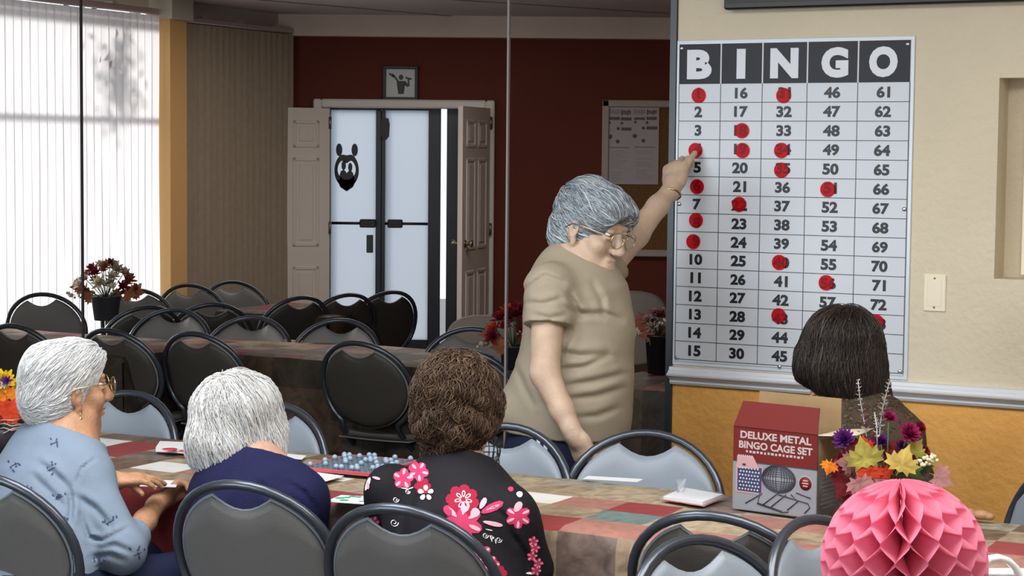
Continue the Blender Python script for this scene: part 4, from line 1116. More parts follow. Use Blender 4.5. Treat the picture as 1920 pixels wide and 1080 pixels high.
# ---------------------------------------------------------------- seated women
def seated(label, H, Fb, neck, sh, pelvis, J, elb, wri, skin, shirt_mat, hips, sleeve, trouser, hands, gname='shirt', res=.0062, seed=1, shirt_folds=.004, collar=None, lines=None, knees=None, sh_r=.058, arm_r=(.046, .038, .030, .024)):
    """sh/elb/wri: (right, left)"""
    Fb = Vector(Fb).normalized(); Sr = Fb.cross(Z).normalized()
    base = (pelvis.x, pelvis.y, 0)
    kn = knees or [pelvis+Sr*.10+Fb*.40+Z*-.02, pelvis-Sr*.10+Fb*.40+Z*-.02]
    an = [Vector((q.x, q.y, .09))-Fb*.04 for q in kn]
    pts = [H.c+Z*.17, H.c-Z*.15, H.c+H.F*.15, H.c-H.F*.15, pelvis-Z*.2, pelvis-Fb*.2]+list(sh)+list(elb)+list(wri)+kn+[Vector((q.x, q.y, 0)) for q in an]+[w+Vector(hands[i][0])*.2 for i, w in enumerate(wri)]
    lo, hi = bounds(pts, .12); fl = Field(lo, hi, res)
    do_head(fl, H); fl.cone(H.p(0, -.022, -.05), neck, .050*H.k, .056, .03)
    torso(fl, J, 0, .06, Sr)
    for i in range(2):
        fl.cone(J[-2][0]*.4+sh[i]*.6, sh[i], .06, sh_r, .06); fl.cone(sh[i], elb[i], arm_r[0], arm_r[1], .03); fl.cone(elb[i], elb[i]*.4+wri[i]*.6, arm_r[1], arm_r[2], .02); fl.cone(elb[i]*.4+wri[i]*.6, wri[i], arm_r[2], arm_r[3], .02)
        hd = hands[i]; do_hand(fl, wri[i], hd[0], hd[1], .98, hd[2], **hd[3])
        hp = pelvis+Sr*(.09 if i == 0 else -.09); fl.cone(hp, kn[i], .085, .06, .04); fl.cone(kn[i], an[i], .056, .036, .03); fl.cone(an[i]-Z*.03, an[i]-Z*.05+Fb*.14, .035, .028, .02)
    v, f = fl.mesh(); body, v = np_obj('person', v, f, skin, None, base, 1)
    tag(body, label, 'person')
    # shirt
    plo, phi_ = bounds([p for p, _, _ in J]+list(sh)+list(elb)+[pelvis], .2); g = Field(plo, phi_, res)
    torso(g, J, .013, .06, Sr)
    for i in range(2):
        g.cone(J[-2][0]*.4+sh[i]*.6, sh[i], .07, sh_r+.012, .06)
        e = sh[i]+(elb[i]-sh[i])*min(1, sleeve); g.cone(sh[i], e, arm_r[0]+.015, arm_r[1]+.022, .03)
        if sleeve > 1: g.cone(e, elb[i]+(wri[i]-elb[i])*(sleeve-1), arm_r[1]+.022, arm_r[2]+.019, .02)
    ch = collar or .10; g.cone(neck-Z*.02, neck+(H.p(0, -.022, -.05)-neck)*ch, .066, .064+.006*(ch > .2), .04)
    g.wob(shirt_folds, folds(seed))
    if lines: g.wob(1.0, creases(lines))
    g.cut(pelvis-Z*.06, (0, 0, -1))
    g.cut(neck+Z*(.028 if not collar else .055)-Fb*.0, tuple((Z*.9+Fb*.42).normalized()))
    v2, f2 = g.mesh(); shirt, v2 = np_obj(gname, v2, f2, shirt_mat, body, None, 1)
    # trousers and shoes
    plo, phi_ = bounds(kn+an+[pelvis], .17); g = Field(plo, phi_, .009)
    g.flat(pelvis+Z*.02, pelvis-Z*.02, hips, hips, Sr, .8, .05)
    for i in range(2): hp = pelvis+Sr*(.09 if i == 0 else -.09); g.cone(hp, kn[i], .098, .072, .05); g.cone(kn[i], an[i]+Z*.02, .070, .055, .03)
    g.cut(pelvis+Z*.07, (0, 0, 1)); v3, f3 = g.mesh(); np_obj('trousers', v3, f3, trouser, body, None, 1)
    for i in range(2):
        g = Field(*bounds([an[i]+Fb*.2, an[i]-Fb*.1], .12), .008); g.flat(an[i]-Z*.045-Fb*.03, an[i]-Z*.055+Fb*.13, .045, .042, Sr, .8, .02); g.cut((0, 0, .004), (0, 0, -1)); vv, ff = g.mesh(); np_obj('shoe', vv, ff, M['shoe'], body, None, 1)
    eyes(H, body)
    return body, shirt, (v2, f2)
def hair_obj(root, H, prims, cuts, mats, flow, n, length, rad, wob=.004, wsc=(60, 60, 40), zones=None, seed=1, lift=.004, jit=.25, out=0., res=.0045, steps=6, locks=None):
    lo, hi = bounds([H.c+Vector(q)*.24 for q in ((1,1,1),(-1,-1,-1))], .0); g = Field(lo, hi, res)
    for c, r in prims: g.ell(H.p(*c), [q*H.k for q in r], H.ax(), .03)
    for c, r in cuts: g.ell(H.p(*c), [q*H.k for q in r], H.ax(), .012, True)
    if wob: g.wob(wob, folds(seed+3, wsc))
    v, f = g.mesh()
    ft = f; mb = hair_strands(v, f, flow, n, length, rad, lift=lift, zones=zones, seed=seed, jit=jit, out=out, steps=steps)
    if locks:
        m2 = hair_strands(v, f, flow, locks[0], locks[1], locks[2], steps=10, lift=locks[3], seed=seed+50, jit=jit*.5, out=out)
        o = len(mb.v); mb.v += m2.v; mb.f += [tuple(i+o for i in q) for q in m2.f]; mb.m += m2.m; mb.sm += [True]*len(m2.sm)
    e = mb; e2 = MB(); e2.add([tuple(x) for x in v], [tuple(int(i) for i in q) for q in f], 0, True)
    o = len(e2.v); e2.v += e.v; e2.f += [tuple(i+o for i in q) for q in e.f]; e2.m += e.m; e2.sm += e.sm
    return e2.build('hair', mats, root)

# --- woman in pale blue, at the left
H1 = Head(P(128, 729, 5.33), (.84, .52, .02), (0.0, 0, 1), 1.02)
n1 = P(107, 822, 5.32)
sh1 = (P(163, 893, 5.20), P(78, 880, 5.62)); el1 = (P(230, 1032, 5.10), P(150, 980, 5.70)); wr1 = (P(298, 942, 5.38), Gz(205, 903, .782))
pv1 = P(60, 1150, 5.12); pv1.z = .52
Fb1 = Vector((.72, .69, 0))
J1 = [(pv1, .185, .80), (pv1*.5+P(80, 985, 5.24)*.5, .180, .80), (P(85, 975, 5.26), .178, .78), (P(98, 890, 5.31), .165, .72), (P(104, 845, 5.32), .10, .75)]
b1, s1_, m1 = seated('woman with short white hair, glasses and pale blue embroidered sweater, sitting at the left', H1, Fb1, n1, sh1, pv1, J1, el1, wr1, M['skin1'], M['blue_knit'], .19, 1.28, M['navy_cloth'],
    [((.55, .55, .40), (.62, -.45, -.6), 1, dict(curls=[(50, 55, 35), (45, 50, 30), (60, 60, 35), (65, 60, 35)], thumb_dir=(.85, .2, .3))),
     ((.93, .30, .08), (0, .1, -1), 1, dict(curls=[(14, 18, 14), (12, 16, 14), (14, 18, 16), (18, 20, 16)], thumb_dir=(.75, -.45, -.35)))], res=.0052, seed=2, shirt_folds=.004, lines=[(.010, 5, [(130, 915), (134, 945), (130, 985)]), (.005, 3, [(143, 905), (153, 878), (180, 858)]), (.007, 4, [(150, 965), (166, 1007), (192, 1014), (240, 990)]), (.008, 6, [(142, 930), (178, 953), (208, 988)]), (.008, 6, [(72, 868), (100, 886), (126, 912)]), (.007, 6, [(62, 892), (95, 925), (120, 950)]), (.006, 5, [(185, 1030), (215, 1022), (245, 1035)]), (.006, 5, [(172, 1045), (205, 1040), (235, 1052)]), (.006, 6, [(110, 985), (122, 1010), (128, 1050)])])
def fl1(p, ph, t):
    q = p-H1.c; b = H1.F.dot(q); u_ = H1.U.dot(q)
    low = max(0, min(1, (.02-u_)/.06))
    return -H1.F*(1.0-.1*low)*(.5+.5*max(0, min(1, (u_)/.05)))-H1.U*(.9*(1-low)+.25*low)-H1.F*.5*low+H1.U*.25*math.sin(ph+t*3)*low
hair_obj(b1, H1, [((0, -.022, .046), (.083, .108, .088)), ((0, -.050, -.018), (.077, .086, .075)), ((0, .045, .085), (.062, .052, .040)), ((0, -.055, -.06), (.062, .06, .045))],
         [((0, .150, -.015), (.10, .085, .088)), ((.10, .010, -.05), (.03, .034, .052)), ((-.10, .010, -.05), (.03, .034, .052)), ((0, .075, -.085), (.09, .085, .07)), ((0, -.04, -.155), (.12, .12, .055))],
         [M['hair_white'], M['hair_white2'], M['hair_white3']], fl1, 8500, .055, .00075, .0035, zones=None, seed=4, lift=.005, jit=.10, locks=(300, .075, .0030, .004))
glasses(H1, b1, M['gold'], r=.023)
for sx in (-1, 1):
    e = MB(); p = H1.p(sx*.083, .004, -.056)
    e.tube([p, p-Z*.012], .0012, 6); e.ball(p-Z*.018, (.005, .005, .008), seg=10); e.tube([p-Z*.026, p-Z*.032], .001, 6); e.ball(p-Z*.040, (.005, .005, .009), seg=10); e.build('earring', M['gold'], b1)
MB().tube([n1+Z*.024+Fb1*(.068*math.cos(a))+Fb1.cross(Z)*(.068*math.sin(a))-Z*(.030*math.cos(a)) for a in [2*math.pi*i/28 for i in range(28)]], .006, 6, True).build('collar', M['navy'], b1)
bv = BVHTree.FromPolygons([tuple(x) for x in m1[0]], [tuple(x) for x in m1[1]]); dm = MB()
for cx, cy, sc in ((28, 868, 1.), (102, 828, .8), (97, 876, 1.), (206, 975, 1.1), (112, 930, 1.), (115, 985, 1.2), (48, 915, .8), (258, 1035, 1.), (185, 1055, 1.)):
    rs = random.Random(cx)
    for k in range(6):
        a = rs.uniform(0, 360); rr = rs.uniform(3, 13)*sc; decal(dm, bv, petal(cx+rr*math.cos(math.radians(a)), cy+rr*math.sin(math.radians(a)), rs.uniform(0, 360), rs.uniform(4, 8)*sc, 3.4*sc, 8), 0, .0016, 2)
    decal(dm, bv, petal(cx-10*sc, cy+8*sc, -25, 20*sc, 1.6, 8), 0, .0015, 2)
join_into(s1_, dm, [M['navy_print']])

# --- white haired woman in navy
H2 = Head(P(450, 800, 5.26), (.72, .69, -.10), (0, 0, 1), 1.0)
n2 = P(448, 882, 5.22)
sh2 = (P(566, 935, 5.12), P(402, 930, 5.30)); el2 = (P(580, 1030, 5.24), P(392, 1030, 5.42)); _c = P(470, 985, 5.18); wr2 = (Vector((_c.x-.01, _c.y+.30, .79)), Vector((_c.x-.09, _c.y+.30, .79)))
pv2 = P(470, 1180, 5.10); pv2.z = .52
J2 = [(pv2, .175, .75), (P(470, 1060, 5.14), .170, .72), (P(470, 985, 5.18), .165, .72), (P(466, 928, 5.20), .150, .72), (P(454, 900, 5.21), .095, .72)]
b2, s2_, m2 = seated('woman with wavy snow white hair and navy sweater, head bowed over the table', H2, N, n2, sh2, pv2, J2, el2, wr2, M['skin2'], M['navy'], .19, 1.55, M['grey_cloth'],
    [((-.35, .93, .05), (0, .1, -1), -1, dict(curl=(40, 45, 30))), ((.35, .93, .05), (0, .1, -1), 1, dict(curl=(40, 45, 30)))], res=.0068, seed=7, shirt_folds=.004, collar=.45, lines=[(.008, 5, [(540, 905), (572, 925), (592, 955)]), (.007, 6, [(480, 900), (500, 925), (540, 945)]), (.006, 5, [(430, 905), (420, 930), (400, 955)])])
wc = P(402, 795, 5.0)
wdir = (CAM-H2.c).normalized()
def fl2_(p, ph, t):
    q = p-wc; tang = wdir.cross(q); w = math.exp(-(q.length/.075)**2)
    dn = -Z*1.0+H2.F*.25+U*.35*math.sin(ph*.5+t*2.4)
    return tang.normalized()*(1.6*w)+dn*(1-w)+U*.35*max(0, 1-q.length/.15)
hair_obj(b2, H2, [((0, -.015, .046), (.104, .118, .102)), ((0, -.035, -.04), (.105, .105, .085)), ((-.03, -.03, -.085), (.085, .085, .055)), ((.035, -.02, -.105), (.075, .08, .055)), ((.05, .04, -.02), (.055, .06, .07)), ((.055, .015, -.075), (.055, .065, .065)), ((-.06, .02, -.03), (.05, .07, .08))],
         [((0, .165, -.035), (.095, .085, .105)), ((0, -.0, -.205), (.14, .15, .06))],
         [M['hair_white3'], M['hair_white'], M['hair_white3']], fl2_, 9500, .100, .0008, .006, (45, 45, 30), seed=9, lift=.009, jit=.07, out=.010, locks=(420, .15, .0042, .006))
glasses(H2, b2, M['wire'], r=.022)

# --- brown haired woman in the floral blouse
H3 = Head(P(857, 772, 4.96), (.30, .95, -.05), (0, 0, 1), 1.03)
n3 = P(852, 886, 4.92)
sh3 = (P(955, 968, 4.82), P(735, 922, 5.02)); el3 = (P(992, 1070, 4.86), P(715, 1062, 5.12)); _c = P(855, 1010, 4.88); wr3 = (Vector((_c.x+.05, _c.y+.32, .79)), Vector((_c.x-.05, _c.y+.32, .79)))
pv3 = P(858, 1230, 4.80); pv3.z = .52
J3 = [(pv3, .185, .75), (P(856, 1100, 4.85), .182, .72), (P(855, 1010, 4.88), .180, .72), (P(850, 962, 4.90), .148, .72), (P(850, 922, 4.91), .08, .75)]
b3, s3_, m3_ = seated('woman with short brown hair and black blouse printed with pink flowers, seen from behind', H3, N, n3, sh3, pv3, J3, el3, wr3, M['skin2'], M['black_cloth'], .19, 0.98, M['grey_cloth'],
    [((-.35, .93, .05), (0, .1, -1), -1, dict(curl=(40, 45, 30))), ((.35, .93, .05), (0, .1, -1), 1, dict(curl=(40, 45, 30)))], gname='blouse', res=.0062, seed=11, shirt_folds=.004, collar=.24, lines=[(.007, 6, [(905, 930), (945, 970), (965, 1020)]), (.007, 6, [(780, 930), (760, 965), (750, 1000)]), (.006, 5, [(960, 1000), (985, 1040), (990, 1075)]), (.006, 6, [(840, 960), (850, 1010), (870, 1060)])], sh_r=.056, arm_r=(.050, .042, .034, .026))
def fl3(p, ph, t):
    q = p-H3.p(0, -.02, .10); return -H3.F*.35-Z*1.0+q*3.0+U*.75*math.sin(ph+t*4.5)
hair_obj(b3, H3, [((0, -.018, .050), (.097, .110, .098)), ((0, -.038, -.025), (.093, .092, .066)), ((-.008, -.03, -.110), (.060, .062, .062)), ((.055, .02, .018), (.045, .07, .062)), ((-.06, .02, .012), (.045, .07, .068))],
         [((0, .155, -.035), (.10, .085, .10)), ((0, .0, -.212), (.12, .13, .048))],
         [M['hair_brown'], M['hair_brown'], M['hair_brown2']], fl3, 9000, .055, .0009, .008, (75, 75, 60), seed=13, lift=.009, jit=.45, out=.008)
bv = BVHTree.FromPolygons([tuple(x) for x in m3_[0]], [tuple(x) for x in m3_[1]]); dm = MB()
# blouse print: 0 pink 1 pale 2 white 3 crimson
def bloom(cx, cy, r, n, mi, a0=0, wf=.62, tip=None, hole=0):
    for k in range(n):
        a = a0+360*k/n; c, s = math.cos(math.radians(a)), math.sin(math.radians(a))
        decal(dm, bv, petal(cx+c*hole, cy+s*hole, a, r-hole, r*wf), mi, .0014+.0002*(k % 2))
        if tip is not None: decal(dm, bv, petal(cx+c*r*.35, cy+s*r*.35, a+4, r*.60, r*wf*.35), tip, .0024)
bloom(867, 940, 32, 8, 3, 10, .75); 
for k in range(7):
    a = 360*k/7+15; c, s = math.cos(math.radians(a)), math.sin(math.radians(a))
    decal(dm, bv, petal(869+c*4, 937+s*4, a, 13, 7), 2, .0022); decal(dm, bv, petal(869+c*6.5, 937+s*6.5, a, 8, 3.6), 3, .0030)
bloom(866, 980, 40, 7, 0, 20, .62, 1)
for cx, cy, a, l, w, mi in ((900, 955, -62, 24, 11, 1), (902, 962, -25, 46, 17, 0), (912, 957, -22, 28, 6, 1), (905, 978, 12, 38, 9, 1), (846, 968, -120, 22, 16, 0), (868, 962, -70, 22, 18, 1), (884, 970, -50, 20, 18, 1)): decal(dm, bv, petal(cx, cy, a, l, w), mi, .0026)
bloom(757, 898, 20, 5, 0, 60, .9, 1); bloom(786, 885, 19, 5, 0, 10, .9, 1); bloom(772, 871, 13, 4, 0, 0, .9); bloom(793, 912, 16, 6, 3, 0, .8)
for k in range(5):
    a = 72*k-90; c, s = math.cos(math.radians(a)), math.sin(math.radians(a)); decal(dm, bv, petal(799+c*4, 925+s*4, a, 11, 9), 2, .0022)
bloom(690, 893, 26, 5, 0, -60, .6, 1); decal(dm, bv, petal(686, 920, -70, 26, 7), 2, .002)
bloom(971, 968, 24, 6, 0, -90, .7, 1); decal(dm, bv, petal(964, 960, -55, 22, 14), 1, .0026); decal(dm, bv, petal(968, 925, 20, 12, 12), 2); decal(dm, bv, petal(952, 916, 15, 11, 10), 0)
bloom(903, 1040, 20, 5, 0, 30, .85, 1); bloom(921, 1058, 16, 5, 0, 0, .9, 1); bloom(936, 1075, 15, 5, 3, 0, .9); bloom(702, 978, 11, 5, 0, 0, .9, 1)
for cx, cy in ((999, 1015), (1002, 1027), (997, 1043), (1008, 1056), (1004, 1070)): bloom(cx, cy, 10, 5, 0, cx, .8, 1)
def swirl(cx, cy, r, turns=1.4):
    pts = [(cx+r*(1-.8*t)*math.cos(t*turns*6.28), cy+r*(1-.8*t)*math.sin(t*turns*6.28)) for t in [i/16 for i in range(17)]]
    for (a, b) in zip(pts[:-1], pts[1:]): decal(dm, bv, [(a[0]-.6, a[1]-.6), (b[0]-.6, b[1]-.6), (b[0]+.6, b[1]+.6), (a[0]+.6, a[1]+.6)], 2, .0016, 1)
for q in ((743, 937, 6), (910, 1004, 6), (935, 1012, 6), (922, 1007, 4), (740, 980, 8), (765, 922, 5)): swirl(*q)
for q in ((910, 992, 12, 14, 2), (918, 1003, 70, 14, 2), (928, 1010, 80, 10, 2), (752, 915, 10, 16, 2), (765, 918, -20, 12, 2), (985, 1075, 0, 16, 5)): decal(dm, bv, petal(*q), 2, .0016)
join_into(s3_, dm, [M['f_pink'], M['f_pale'], M['f_white'], M['f_red']])

# --- dark haired woman facing the board
H4 = Head(P(1575, 672, 5.76), (-.30, .95, -.03), (0, 0, 1), 1.08)
n4 = P(1592, 765, 5.72)
Fb4 = Vector((.10, .99, 0)); 
sh4 = (P(1686, 822, 5.66), P(1510, 812, 5.80)); el4 = (P(1725, 930, 5.62), P(1480, 930, 5.92)); wr4 = (P(1700, 985, 5.95), P(1540, 985, 6.1))
pv4 = P(1600, 1090, 5.72); pv4.z = .52
J4 = [(pv4, .185, .8), (P(1600, 950, 5.72), .18, .8), (P(1600, 880, 5.72), .175, .78), (P(1598, 810, 5.72), .155, .72), (P(1594, 785, 5.72), .09, .75)]
b4, s4_, m4 = seated('dark haired woman in a leopard print top, seen from behind before the bingo board', H4, Fb4, n4, sh4, pv4, J4, el4, wr4, M['skin2'], M['leopard'], .19, 1.7, M['grey_cloth'],
    [((-.3, .9, -.1), (0, .1, -1), -1, {}), ((.3, .9, -.1), (0, .1, -1), 1, {})], res=.0068, seed=17)
def fl4(p, ph, t): q = p-H4.p(0, -.02, .11); return -Z*1.0+q*2.6+U*.28*math.sin(ph+t*2.5)
hair_obj(b4, H4, [((0, -.020, .050), (.098, .112, .096)), ((0, -.040, -.03), (.106, .095, .095)), ((.015, -.05, -.085), (.095, .075, .060)), ((.06, -.05, -.125), (.060, .055, .040)), ((-.06, .03, -.02), (.05, .06, .08)), ((.06, .03, -.02), (.05, .06, .085))],
         [((0, .155, -.04), (.085, .085, .12)), ((-.105, .045, -.135), (.075, .11, .075))],
         [M['hair_dark'], M['hair_dark'], M['hair_dark2']], fl4, 8000, .110, .0008, .004, (40, 40, 25), seed=19, lift=.008, jit=.09, out=.010, locks=(260, .14, .0036, .006))

# ---------------------------------------------------------------- the standing caller
DW = 6.2
H5 = Head(P(1110, 430, DW), (.74, -.58, -.30), (.30, -.10, .95), 1.13)
n5 = P(1062, 500, DW+.02)
Fb5 = Vector((.90, -.43, 0)).normalized(); S5 = Fb5.cross(Z).normalized()     # S5: her right, towards us
sR, sL = P(1030, 540, DW-.14), P(1118, 520, DW+.22)
eR, wR_ = P(1022, 700, DW-.20), P(1076, 815, DW-.28)
hd_wall = W(1308, 287, .012)
wL = P(1260, 352, 6.62); eL = P(1192, 440, 6.50)
pv5 = P(1050, 850, DW+.04)
J5 = [(pv5, .185, .95), (P(1066, 765, DW+.03), .180, 1.02), (P(1078, 700, DW+.02), .162, 1.02), (P(1086, 620, DW+.02), .160, .98), (P(1080, 560, DW+.03), .165, .86), (P(1068, 522, DW+.03), .095, .80)]
footR, footL = Vector((pv5.x, pv5.y, .09))+S5*.10+Fb5*.16, Vector((pv5.x, pv5.y, .09))-S5*.09-Fb5*.14
kR, kL = (pv5+S5*.10)*.5+footR*.5+Fb5*.05, (pv5-S5*.09)*.5+footL*.5+Fb5*.06
pts = [H5.c+Z*.2, footR-Z*.1+Fb5*.2, footL-Z*.1-Fb5*.2, wL+Vector((.15, .15, .2)), wR_-Z*.2, eR, P(960, 700, DW), P(1200, 600, DW), H5.c+H5.F*.2]
fl = Field(*bounds(pts, .10), .0048)
do_head(fl, H5); fl.cone(H5.p(0, -.025, -.05), n5, .056, .062, .04); torso(fl, J5, 0, .05, S5)
fl.ell(P(1120, 618, DW-.02), (.075, .095, .075), (S5, Fb5, Z), .05)
fl.cone(J5[-2][0]*.4+sR*.6, sR, .07, .062, .06); fl.cone(sR, eR, .056, .046, .03); fl.cone(eR, eR*.4+wR_*.6, .045, .037, .02); fl.cone(eR*.4+wR_*.6, wR_, .037, .027, .02)
fl.cone(J5[-2][0]*.4+sL*.6, sL, .07, .06, .06); fl.cone(sL, eL, .055, .044, .03); fl.cone(eL, eL*.4+wL*.6, .044, .036, .02); fl.cone(eL*.4+wL*.6, wL, .036, .027, .02)
hv = (P(1268, 300, 6.68)-wL).normalized()
do_hand(fl, wL, hv, N, 1.16, 1 if hv.cross(N).dot(cr) > 0 else -1, curls=[(18, 80, 55), (26, 75, 50), (34, 70, 48), (42, 66, 45)], spread=.05, thumb_dir=tuple((hd_wall-P(1284, 335, 6.665)).normalized()), tlen=1.22)
hv2 = (P(1104, 872, DW-.27)-wR_).normalized()
do_hand(fl, wR_, hv2, Fb5*.2+N*.9, 1.05, 1 if hv2.cross(Fb5*.2+N*.9).dot(Fb5) > 0 else -1, curls=[(30, 45, 30), (36, 50, 30), (42, 50, 30), (48, 50, 30)], thumb_dir=(.55, .05, -.8))
for a, kk, b in ((pv5+S5*.09, kR, footR), (pv5-S5*.09, kL, footL)): fl.cone(a, kk, .088, .062, .04); fl.cone(kk, b, .058, .038, .03); fl.cone(b-Z*.03, b-Z*.05+Fb5*.15, .036, .03, .02)
v, f = fl.mesh(); b5, v = np_obj('person', v, f, M['skin3'], None, (pv5.x, pv5.y, 0), 1)
tag(b5, 'standing grey haired woman in a khaki T-shirt reaching up to the bingo board', 'person')
g = Field(*bounds([sR, sL, J5[0][0], P(950, 770, DW), P(1210, 600, DW), P(1110, 470, DW)], .17), .0048)
torso(g, [(P(1058, 815, DW+.04), .188, 1.0)]+J5[1:], .014, .05, S5); g.ell(P(1120, 618, DW-.02), (.088, .100, .085), (S5, Fb5, Z), .05)
g.ell(P(975, 768, DW+.05), (.12, .05, .05), (S5, Fb5, Z), .08)
g.cone(J5[-2][0]*.4+sR*.6, sR, .08, .072, .06); g.cone(J5[-2][0]*.4+sL*.6, sL, .08, .070, .06)
for s_, e_, t_, ra, rb in ((sR, eR, .44, .074, .080), (sL, eL, .38, .072, .076)):
    gs = Field(g.lo, g.lo+g.h*(g.n-1), g.h); gs.cone(s_, s_+(e_-s_)*.6, ra, rb, .02); gs.cut(s_+(e_-s_)*t_, tuple((e_-s_).normalized()))
    kk = .03; h_ = np.clip(.5+.5*(g.d-gs.d)/kk, 0, 1); g.d = np.where(gs.d > 5, g.d, np.where(g.d > 5, gs.d, g.d*(1-h_)+gs.d*h_-kk*h_*(1-h_))).astype(np.float32)
g.cone(n5-Z*.04, n5+Z*.005, .074, .066, .04)
g.wob(.0022, folds(41))
g.wob(1.0, creases([(.011, 6, [(1066, 552), (1078, 572), (1092, 592)]), (.009, 6, [(1050, 572), (1086, 590), (1132, 588), (1165, 600)]), (.010, 7, [(1046, 660), (1088, 668), (1138, 664)]), (.009, 6, [(1048, 694), (1096, 688), (1140, 668)]), (.009, 6, [(1052, 726), (1118, 714), (1172, 700)]), (.008, 6, [(1058, 750), (1118, 743), (1168, 728)]),
    (.007, 5, [(982, 545), (1022, 517), (1056, 530)]), (.007, 5, [(988, 568), (1020, 570), (1050, 560)]), (.008, 6, [(968, 690), (984, 728), (1000, 760)]), (.007, 6, [(1110, 530), (1128, 560), (1132, 590)]), (.006, 5, [(1075, 620), (1060, 645), (1050, 675)]), (.007, 6, [(1070, 785), (1120, 780), (1160, 765)]), (.006, 5, [(1000, 590), (1030, 597), (1062, 590)])]))
g.cut(P(1058, 812, DW), tuple((-Z-Fb5*.06+S5*.0).normalized()))
g.ell(n5+Fb5*.075+Z*.030, (.066, .080, .115), (S5, Fb5, Z), .006, True)
v2, f2 = g.mesh(); np_obj('t_shirt', v2, f2, M['tan_cloth'], b5, None, 1)
g = Field(*bounds([pv5, footR, footL, kR, kL, P(1050, 780, DW)], .21), .008)
g.flat(P(1056, 800, DW+.04), pv5, .186, .192, S5, .95, .05)
for a, kk, b in ((pv5+S5*.09, kR, footR), (pv5-S5*.09, kL, footL)): g.cone(a, kk, .108, .085, .05); g.cone(kk, b, .083, .07, .03)
g.cut((0, 0, .07), (0, 0, -1)); g.cut(P(1056, 785, DW), (0, 0, 1)); v3, f3 = g.mesh(); tr, v3 = np_obj('trousers', v3, f3, M['navy_cloth'], b5, None, 1)
bv = BVHTree.FromPolygons([tuple(x) for x in v3], [tuple(x) for x in f3]); dm = MB()
for x in (1002, 1014):
    for y in range(745, 1000, 8): decal(dm, bv, [(x+(y-780)*.10, y), (x+6+(y-780)*.10, y), (x+6+(y-772)*.10, y+8), (x+(y-772)*.10, y+8)], 0, .002, 1)
join_into(tr, dm, [M['white_cloth']])
for b in (footR, footL):
    g = Field(*bounds([b+Fb5*.22, b-Fb5*.1], .12), .008); g.flat(b-Z*.045-Fb5*.03, b-Z*.055+Fb5*.14, .047, .044, S5, .8, .02); g.cut((0, 0, .004), (0, 0, -1)); vv, ff = g.mesh(); np_obj('shoe', vv, ff, M['shoe'], b5, None, 1)
eyes(H5, b5)
glasses(H5, b5, M['gold'], r=.025, y=.119, z=.004)
def fl5(p, ph, t): return H5.F*.9-H5.U*.35+H5.U*.35*math.sin(ph+t*3.2)-H5.S*.1
hair_obj(b5, H5, [((0, -.020, .050), (.087, .110, .092)), ((0, -.050, -.018), (.080, .078, .075)), ((0, .050, .078), (.072, .055, .040)), ((.045, .030, .06), (.045, .062, .042)), ((-.045, .030, .06), (.045, .062, .042)), ((0, -.065, -.055), (.055, .045, .045))],
         [((0, .142, -.022), (.10, .084, .104)), ((.10, .015, -.055), (.035, .045, .055)), ((-.10, .015, -.055), (.035, .045, .055)), ((0, .06, -.09), (.09, .09, .07)), ((0, -.03, -.165), (.12, .12, .055))],
         [M['hair_grey'], M['hair_grey2'], M['hair_grey3']], fl5, 7500, .085, .0009, .005, (40, 40, 70), seed=23, lift=.005, jit=.09, locks=(320, .10, .0036, .005))
br = wL-hv*.028; s_ = hv.orthogonal().normalized(); t_ = hv.cross(s_)
MB().tube([br+(s_*math.cos(a)+t_*math.sin(a))*.034 for a in [2*math.pi*i/24 for i in range(24)]], .0035, 6, True).build('bracelet', M['gold'], b5)
MB().tube([n5+Z*(.03-.05*max(0, math.cos(a)))+Fb5*(.062*math.cos(a)+.012)+S5*(.064*math.sin(a)) for a in [2*math.pi*i/28 for i in range(28)]], .0018, 6, True).build('necklace', M['gold'], b5)

# ------------------------------------------------------------------ flowers
def cm(name, col, rough=.7, trans=.15, var=.25): return mat(name, col, rough, .15, var=var, vscale=40, trans=trans)
FM = {'purple': cm('purple_petal', (.11, .02, .17)), 'magenta': cm('magenta_petal', (.32, .015, .09)), 'crimson': cm('crimson_petal', (.22, .012, .03)), 'yellow': cm('yellow_petal', (.85, .60, .03)),
      'lime': cm('olive_yellow_leaf', (.42, .37, .08), var=.45), 'gold': cm('golden_leaf', (.62, .46, .12)), 'orange': cm('orange_leaf', (.78, .22, .02)), 'redor': cm('orange_red_leaf', (.62, .06, .02)), 'maroon': cm('maroon_leaf', (.16, .015, .02)),
      'dusty': cm('dusty_mauve_leaf', (.25, .11, .11)), 'silver': cm('silver_leaf', (.55, .52, .52)), 'green': cm('dark_leaf', (.05, .09, .03)), 'cream': cm('cream_petal', (.62, .52, .38)), 'berry': mat('cream_berry', (.66, .60, .40), .35), 'white': cm('white_petal', (.72, .72, .70)), 'rust': cm('rust_petal', (.30, .10, .05)),
      'foil': mat('red_foil', (.6, .02, .03), .2, .6, metal=.4), 'palepink': cm('pale_pink_leaf', (.45, .22, .22)), 'dimcream': cm('dim_cream_petal', (.40, .30, .24))}
rf = random.Random(31)
def rv(): return Vector((rf.gauss(0,1), rf.gauss(0,1), rf.gauss(0,1))).normalized()
def petal3(mb, c, d, n, l, w, cup=.25, mi=0, k=4):
    d = d.normalized(); s = d.cross(n).normalized(); vs = []; fs = []
    for i in range(k+1):
        t = i/k; ww = w*.5*math.sin(math.pi*(.12+.80*t))**.8; b = c+d*(l*t)+n*(cup*l*t*t)
        vs += [b-s*ww+n*ww*.25, b, b+s*ww+n*ww*.25]
    for i in range(k):
        a = 3*i; fs += [(a, a+1, a+4, a+3), (a+1, a+2, a+5, a+4)]
    mb.add(vs, fs, mi)
